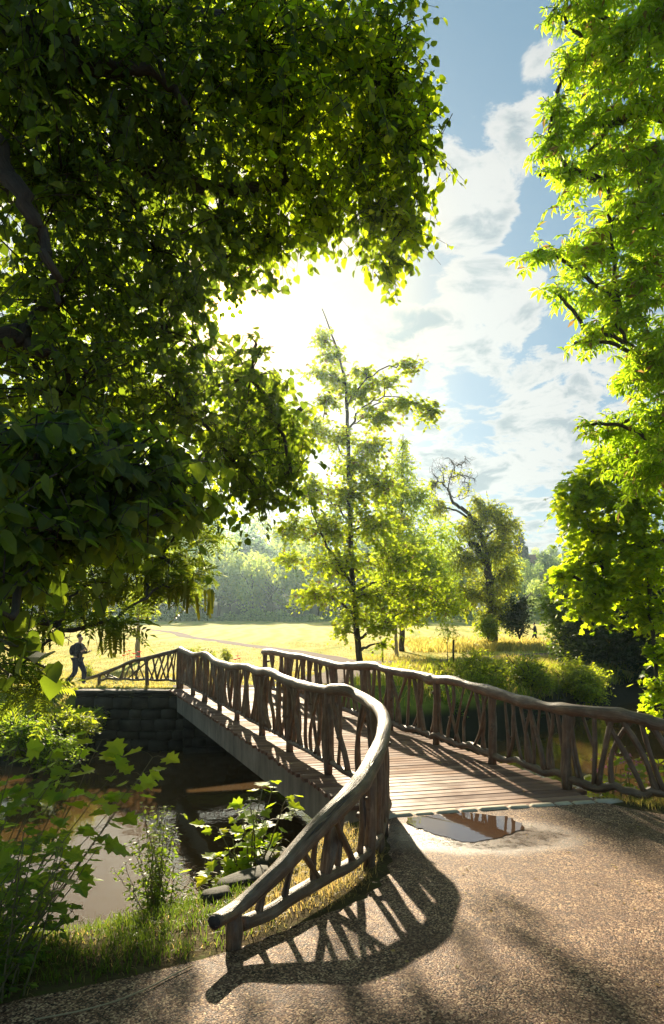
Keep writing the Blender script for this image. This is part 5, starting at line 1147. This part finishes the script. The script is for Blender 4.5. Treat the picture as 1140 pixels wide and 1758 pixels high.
# red-roofed house on the hill
hx, hy = (925 - CXP) / FOC * 245, 245; hz = float(base_h(hx, hy))
house = empty('house', (hx, hy, hz), 'pale house with red tiled roofs among trees on the distant hill', 'house')
WALLM = mat('pale_render', lambda t: t.n('ShaderNodeBsdfPrincipled', Base__Color=t.ramp(t.noise(t.n('ShaderNodeNewGeometry').outputs['Position'], 1, 4, .6), [(.3, (.45, .40, .33)), (.7, (.6, .55, .46))]), Roughness=.9))
ROOFM = mat('red_tiles', lambda t: t.n('ShaderNodeBsdfPrincipled', Base__Color=t.ramp(t.noise(t.vmath('MULTIPLY', t.n('ShaderNodeNewGeometry').outputs['Position'], (3, 3, 8)), 1.2, 4, .7), [(.3, (.22, .07, .045)), (.7, (.40, .15, .09))]), Roughness=.8))
DARKG = mat('window_pane', lambda t: t.n('ShaderNodeBsdfPrincipled', Base__Color=(.03, .035, .04, 1), Roughness=.1))
WHITE = mat('white_frame', lambda t: t.n('ShaderNodeBsdfPrincipled', Base__Color=(.7, .7, .66, 1), Roughness=.6))
top = float(P(925, 952, 245)[2])
m = MB(); m.box((hx, hy, (hz + top - 3.6) / 2), (8.6, 7, top - 3.6 - hz), .1); m.box((hx - 4.5, hy - 1, (hz + top - 6) / 2), (4.5, 6, top - 6 - hz), .1); m.build('wall', WALLM, house, False)
def roof(cx, cy, z0, w, d, h):
    V = [(-w / 2, -d / 2, 0), (w / 2, -d / 2, 0), (w / 2, d / 2, 0), (-w / 2, d / 2, 0), (-w / 2 + 1.2, 0, h), (w / 2 - 1.2, 0, h)]
    m.add(np.array(V) + (cx, cy, z0), [(0, 1, 5, 4), (1, 2, 5), (2, 3, 4, 5), (3, 0, 4), (3, 2, 1, 0)])
m = MB(); roof(hx, hy, top - 3.6, 9.6, 8.2, 3.6); roof(hx - 5, hy - 1, top - 6, 5.6, 7, 2.4); r_ = m.build('roof', ROOFM, house, False)
m = MB(); m.box((hx + 1.5, hy, top), (.8, .8, 1.6)); m.build('chimney', ROOFM, r_, False)
for wx_, wz_ in ((-2.6, -5), (0, -5), (2.6, -5), (-1.2, -2.9)):
    m = MB(); m.box((hx + wx_, hy - 3.62, top + wz_), (1.1, .12, 1.3)); f_ = m.build('window', WHITE, house, False); m = MB(); m.box((hx + wx_, hy - 3.70, top + wz_), (.85, .06, 1.05)); m.build('pane', DARKG, f_, False)

# ---------------------------------------------------------------- people
SKIN = mat('skin', lambda t: t.n('ShaderNodeBsdfPrincipled', Base__Color=(.42, .25, .18, 1), Roughness=.5))
def cloth(n, c): return mat(n, lambda t: t.n('ShaderNodeBsdfPrincipled', Base__Color=t.ramp(t.noise(t.n('ShaderNodeNewGeometry').outputs['Position'], 18, 4, .6), [(.3, tuple(q * .7 for q in c)), (.7, c)]), Roughness=.9))
JACK = cloth('dark_jacket', (.022, .024, .03)); TROU = cloth('navy_trousers', (.03, .038, .06)); SHOE = cloth('black_shoes', (.015, .014, .014)); HAIR = cloth('brown_hair', (.05, .03, .018)); PACK = cloth('rucksack_cloth', (.02, .022, .02))
def skin(name, joints, edges, m, parent, sub=2, root=0):
    """one continuous skinned surface: joints {name: (x,y,z,r)}"""
    ks = list(joints); me = bpy.data.meshes.new(name); me.from_pydata([joints[k][:3] for k in ks], [(ks.index(a), ks.index(b)) for a, b in edges], []); o = link(name, me); o.parent = parent
    md = o.modifiers.new('skin', 'SKIN'); md.use_smooth_shade = True; sv = me.skin_vertices[0].data
    for i, k in enumerate(ks):
        r = joints[k][3]; sv[i].radius = (r, r) if not isinstance(r, tuple) else r; sv[i].use_root = (i == root)
    s = o.modifiers.new('sub', 'SUBSURF'); s.levels = sub; s.render_levels = sub; me.materials.append(m); return o
def person(label, loc, rz, scale, arm_up=True, group=None):
    r = empty('person', loc, label, 'person'); r.rotation_euler = (0, 0, rz); r.scale = (scale,) * 3
    # faces +x; left = +y; striding
    J = {'pelvis': (0, 0, .95, .13), 'belly': (.02, 0, 1.10, .12), 'chest': (.05, 0, 1.30, .14), 'shoulders': (.06, 0, 1.42, .11), 'neck': (.085, 0, 1.51, .05), 'jaw': (.115, 0, 1.585, .065), 'head': (.105, 0, 1.67, .09), 'crown': (.095, 0, 1.73, .06),
         'hipL': (0, .09, .90, .10), 'kneeL': (.20, .09, .52, .065), 'ankleL': (.17, .09, .10, .042), 'toeL': (.34, .09, .045, .035), 'hipR': (-.01, -.09, .90, .10), 'kneeR': (-.04, -.09, .48, .065), 'ankleR': (-.33, -.09, .13, .042), 'toeR': (-.20, -.09, .04, .035),
         'shL': (.05, .19, 1.42, .065), 'elL': (.06, .25, 1.13, .045), 'wrL': (.30, .20, 1.17, .03), 'shR': (.05, -.19, 1.42, .065), 'elR': (.05, -.25, 1.12, .045), 'wrR': (.27, -.18, 1.22, .03),
         'palmL': (.36, .18, 1.20, .028), 'palmR': (.335, -.165, 1.26, .028)}
    E = [('pelvis', 'belly'), ('belly', 'chest'), ('chest', 'shoulders'), ('shoulders', 'neck'), ('neck', 'jaw'), ('jaw', 'head'), ('head', 'crown'), ('pelvis', 'hipL'), ('hipL', 'kneeL'), ('kneeL', 'ankleL'), ('ankleL', 'toeL'), ('pelvis', 'hipR'), ('hipR', 'kneeR'), ('kneeR', 'ankleR'), ('ankleR', 'toeR'),
         ('shoulders', 'shL'), ('shL', 'elL'), ('elL', 'wrL'), ('shoulders', 'shR'), ('shR', 'elR'), ('elR', 'wrR'), ('wrL', 'palmL'), ('wrR', 'palmR')]
    for s, y in (('L', 1), ('R', -1)):
        pm_ = np.array(J['palm' + s][:3])
        for f in range(4):
            a = pm_ + (.03, y * (.012 - f * .012) * 1.3, .012 - f * .004); J[f'f{s}{f}'] = (*a, .011); J[f'g{s}{f}'] = (*(a + (.03, -.004 * y, .016)), .009); J[f'h{s}{f}'] = (*(a + (.035, -.008 * y, .038)), .008)
            E += [('palm' + s, f'f{s}{f}'), (f'f{s}{f}', f'g{s}{f}'), (f'g{s}{f}', f'h{s}{f}')]
        J['t' + s] = (*(pm_ + (.0, -.03 * y, .03)), .011); J['u' + s] = (*(pm_ + (.025, -.035 * y, .05)), .009); E += [('palm' + s, 't' + s), ('t' + s, 'u' + s)]
    J['nose'] = (.205, 0, 1.645, .014); E += [('head', 'nose')]
    J['earL'] = (.095, .09, 1.65, .016); J['earR'] = (.095, -.09, 1.65, .016); E += [('head', 'earL'), ('head', 'earR')]
    b = skin('body', J, E, SKIN, r)
    g = lambda k, e=0, d=(0, 0, 0): (J[k][0] + d[0], J[k][1] + d[1], J[k][2] + d[2], J[k][3] + e)
    K = {'p': (0, 0, .90, .165), 'b': g('belly', .04), 'c': g('chest', .035), 's': g('shoulders', .03), 'n': (.08, 0, 1.485, .07), 'sl': g('shL', .025), 'el': g('elL', .025), 'wl': g('wrL', .02, (-.02, 0, 0)), 'sr': g('shR', .025), 'er': g('elR', .025), 'wr': g('wrR', .02, (-.02, 0, -.01))}
    skin('jacket', K, [('p', 'b'), ('b', 'c'), ('c', 's'), ('s', 'n'), ('s', 'sl'), ('sl', 'el'), ('el', 'wl'), ('s', 'sr'), ('sr', 'er'), ('er', 'wr')], JACK, b)
    K = {'p': (0, 0, .97, .145), 'hl': g('hipL', .02), 'kl': g('kneeL', .025), 'al': g('ankleL', .03, (0, 0, -.01)), 'hr': g('hipR', .02), 'kr': g('kneeR', .025), 'ar': g('ankleR', .03)}
    skin('trousers', K, [('p', 'hl'), ('hl', 'kl'), ('kl', 'al'), ('p', 'hr'), ('hr', 'kr'), ('kr', 'ar')], TROU, b)
    for s, dz in (('L', 0), ('R', .0)):
        a, t_ = J['ankle' + s], J['toe' + s]; skin('shoe', {'h': (a[0] - .04, a[1], a[2] - .045, .048), 'm': ((a[0] + t_[0]) / 2, a[1], (a[2] + t_[2]) / 2 - .01, .05), 't': (t_[0], t_[1], t_[2], .042)}, [('h', 'm'), ('m', 't')], SHOE, b)
    skin('hair', {'a': (.04, 0, 1.63, .075), 'b': (.065, 0, 1.70, .09), 'c': (.10, 0, 1.745, .085), 'd': (.15, 0, 1.745, .05)}, [('a', 'b'), ('b', 'c'), ('c', 'd')], HAIR, b)
    return r
fx = P(133, 1183, 23.9); pz = float(base_h(fx[0], fx[1]))
person('man in dark jacket striding on the far path, looking at his phone', (fx[0], fx[1], pz + .01), -.15, 1.0)
ca, sa = math.cos(-.15), math.sin(-.15)
def loc_(x, y, z): return (fx[0] + x * ca - y * sa, fx[1] + x * sa + y * ca, pz + z)
m = MB(); m.box((0, 0, 0), (.012, .075, .15), 0, .005); o = m.build('mobile_phone', cloth('phone_case', (.02, .02, .022))); o.location = loc_(.40, -.155, 1.31); o.rotation_euler = (0, -.5, -.15); tag(o, 'dark mobile phone held up in the walking man\'s hand', 'phone')
rp = empty('rucksack', loc_(-.13, 0, 1.05), 'dark rucksack on the walking man\'s back', 'rucksack'); rp.rotation_euler = (0, 0, -.15)
skin('bag', {'a': (0, 0, 0, .12), 'b': (-.03, 0, .14, .15), 'c': (-.01, 0, .30, .13), 'd': (.03, 0, .38, .07)}, [('a', 'b'), ('b', 'c'), ('c', 'd')], PACK, rp)
for y in (-.11, .11): skin('strap', {'a': (.05, y, .38, .02), 'b': (.17, y, .46, .02), 'c': (.33, y, .36, .02), 'd': (.33, y * 1.1, .15, .02), 'e': (.1, y * 1.6, .02, .02)}, [('a', 'b'), ('b', 'c'), ('c', 'd'), ('d', 'e')], PACK, rp)
fx = P(919, 1118, 60); person('small distant dark-clad walker on the path at the edge of the dark shrub', (fx[0], fx[1], float(base_h(fx[0], fx[1])) + .01), 2.8, .95)
# ---------------------------------------------------------------- air
hm = bpy.data.materials.new('haze_air'); hm.use_nodes = True; tt = NT(hm.node_tree); ho = tt.n('ShaderNodeOutputMaterial')
hv = tt.n('ShaderNodeVolumePrincipled', Color=(.62, .84, .96, 1), Density=HAZE * 1.15); hv.inputs['Anisotropy'].default_value = .76; tt.l(hv, ho.inputs['Volume'])
hb = MB(); hb.box((0, 120, 16.5), (624, 384, 45)); o = hb.build('haze', hm, None, False); tag(o, 'thin sunlit summer haze over the park', 'haze', None, 'stuff')
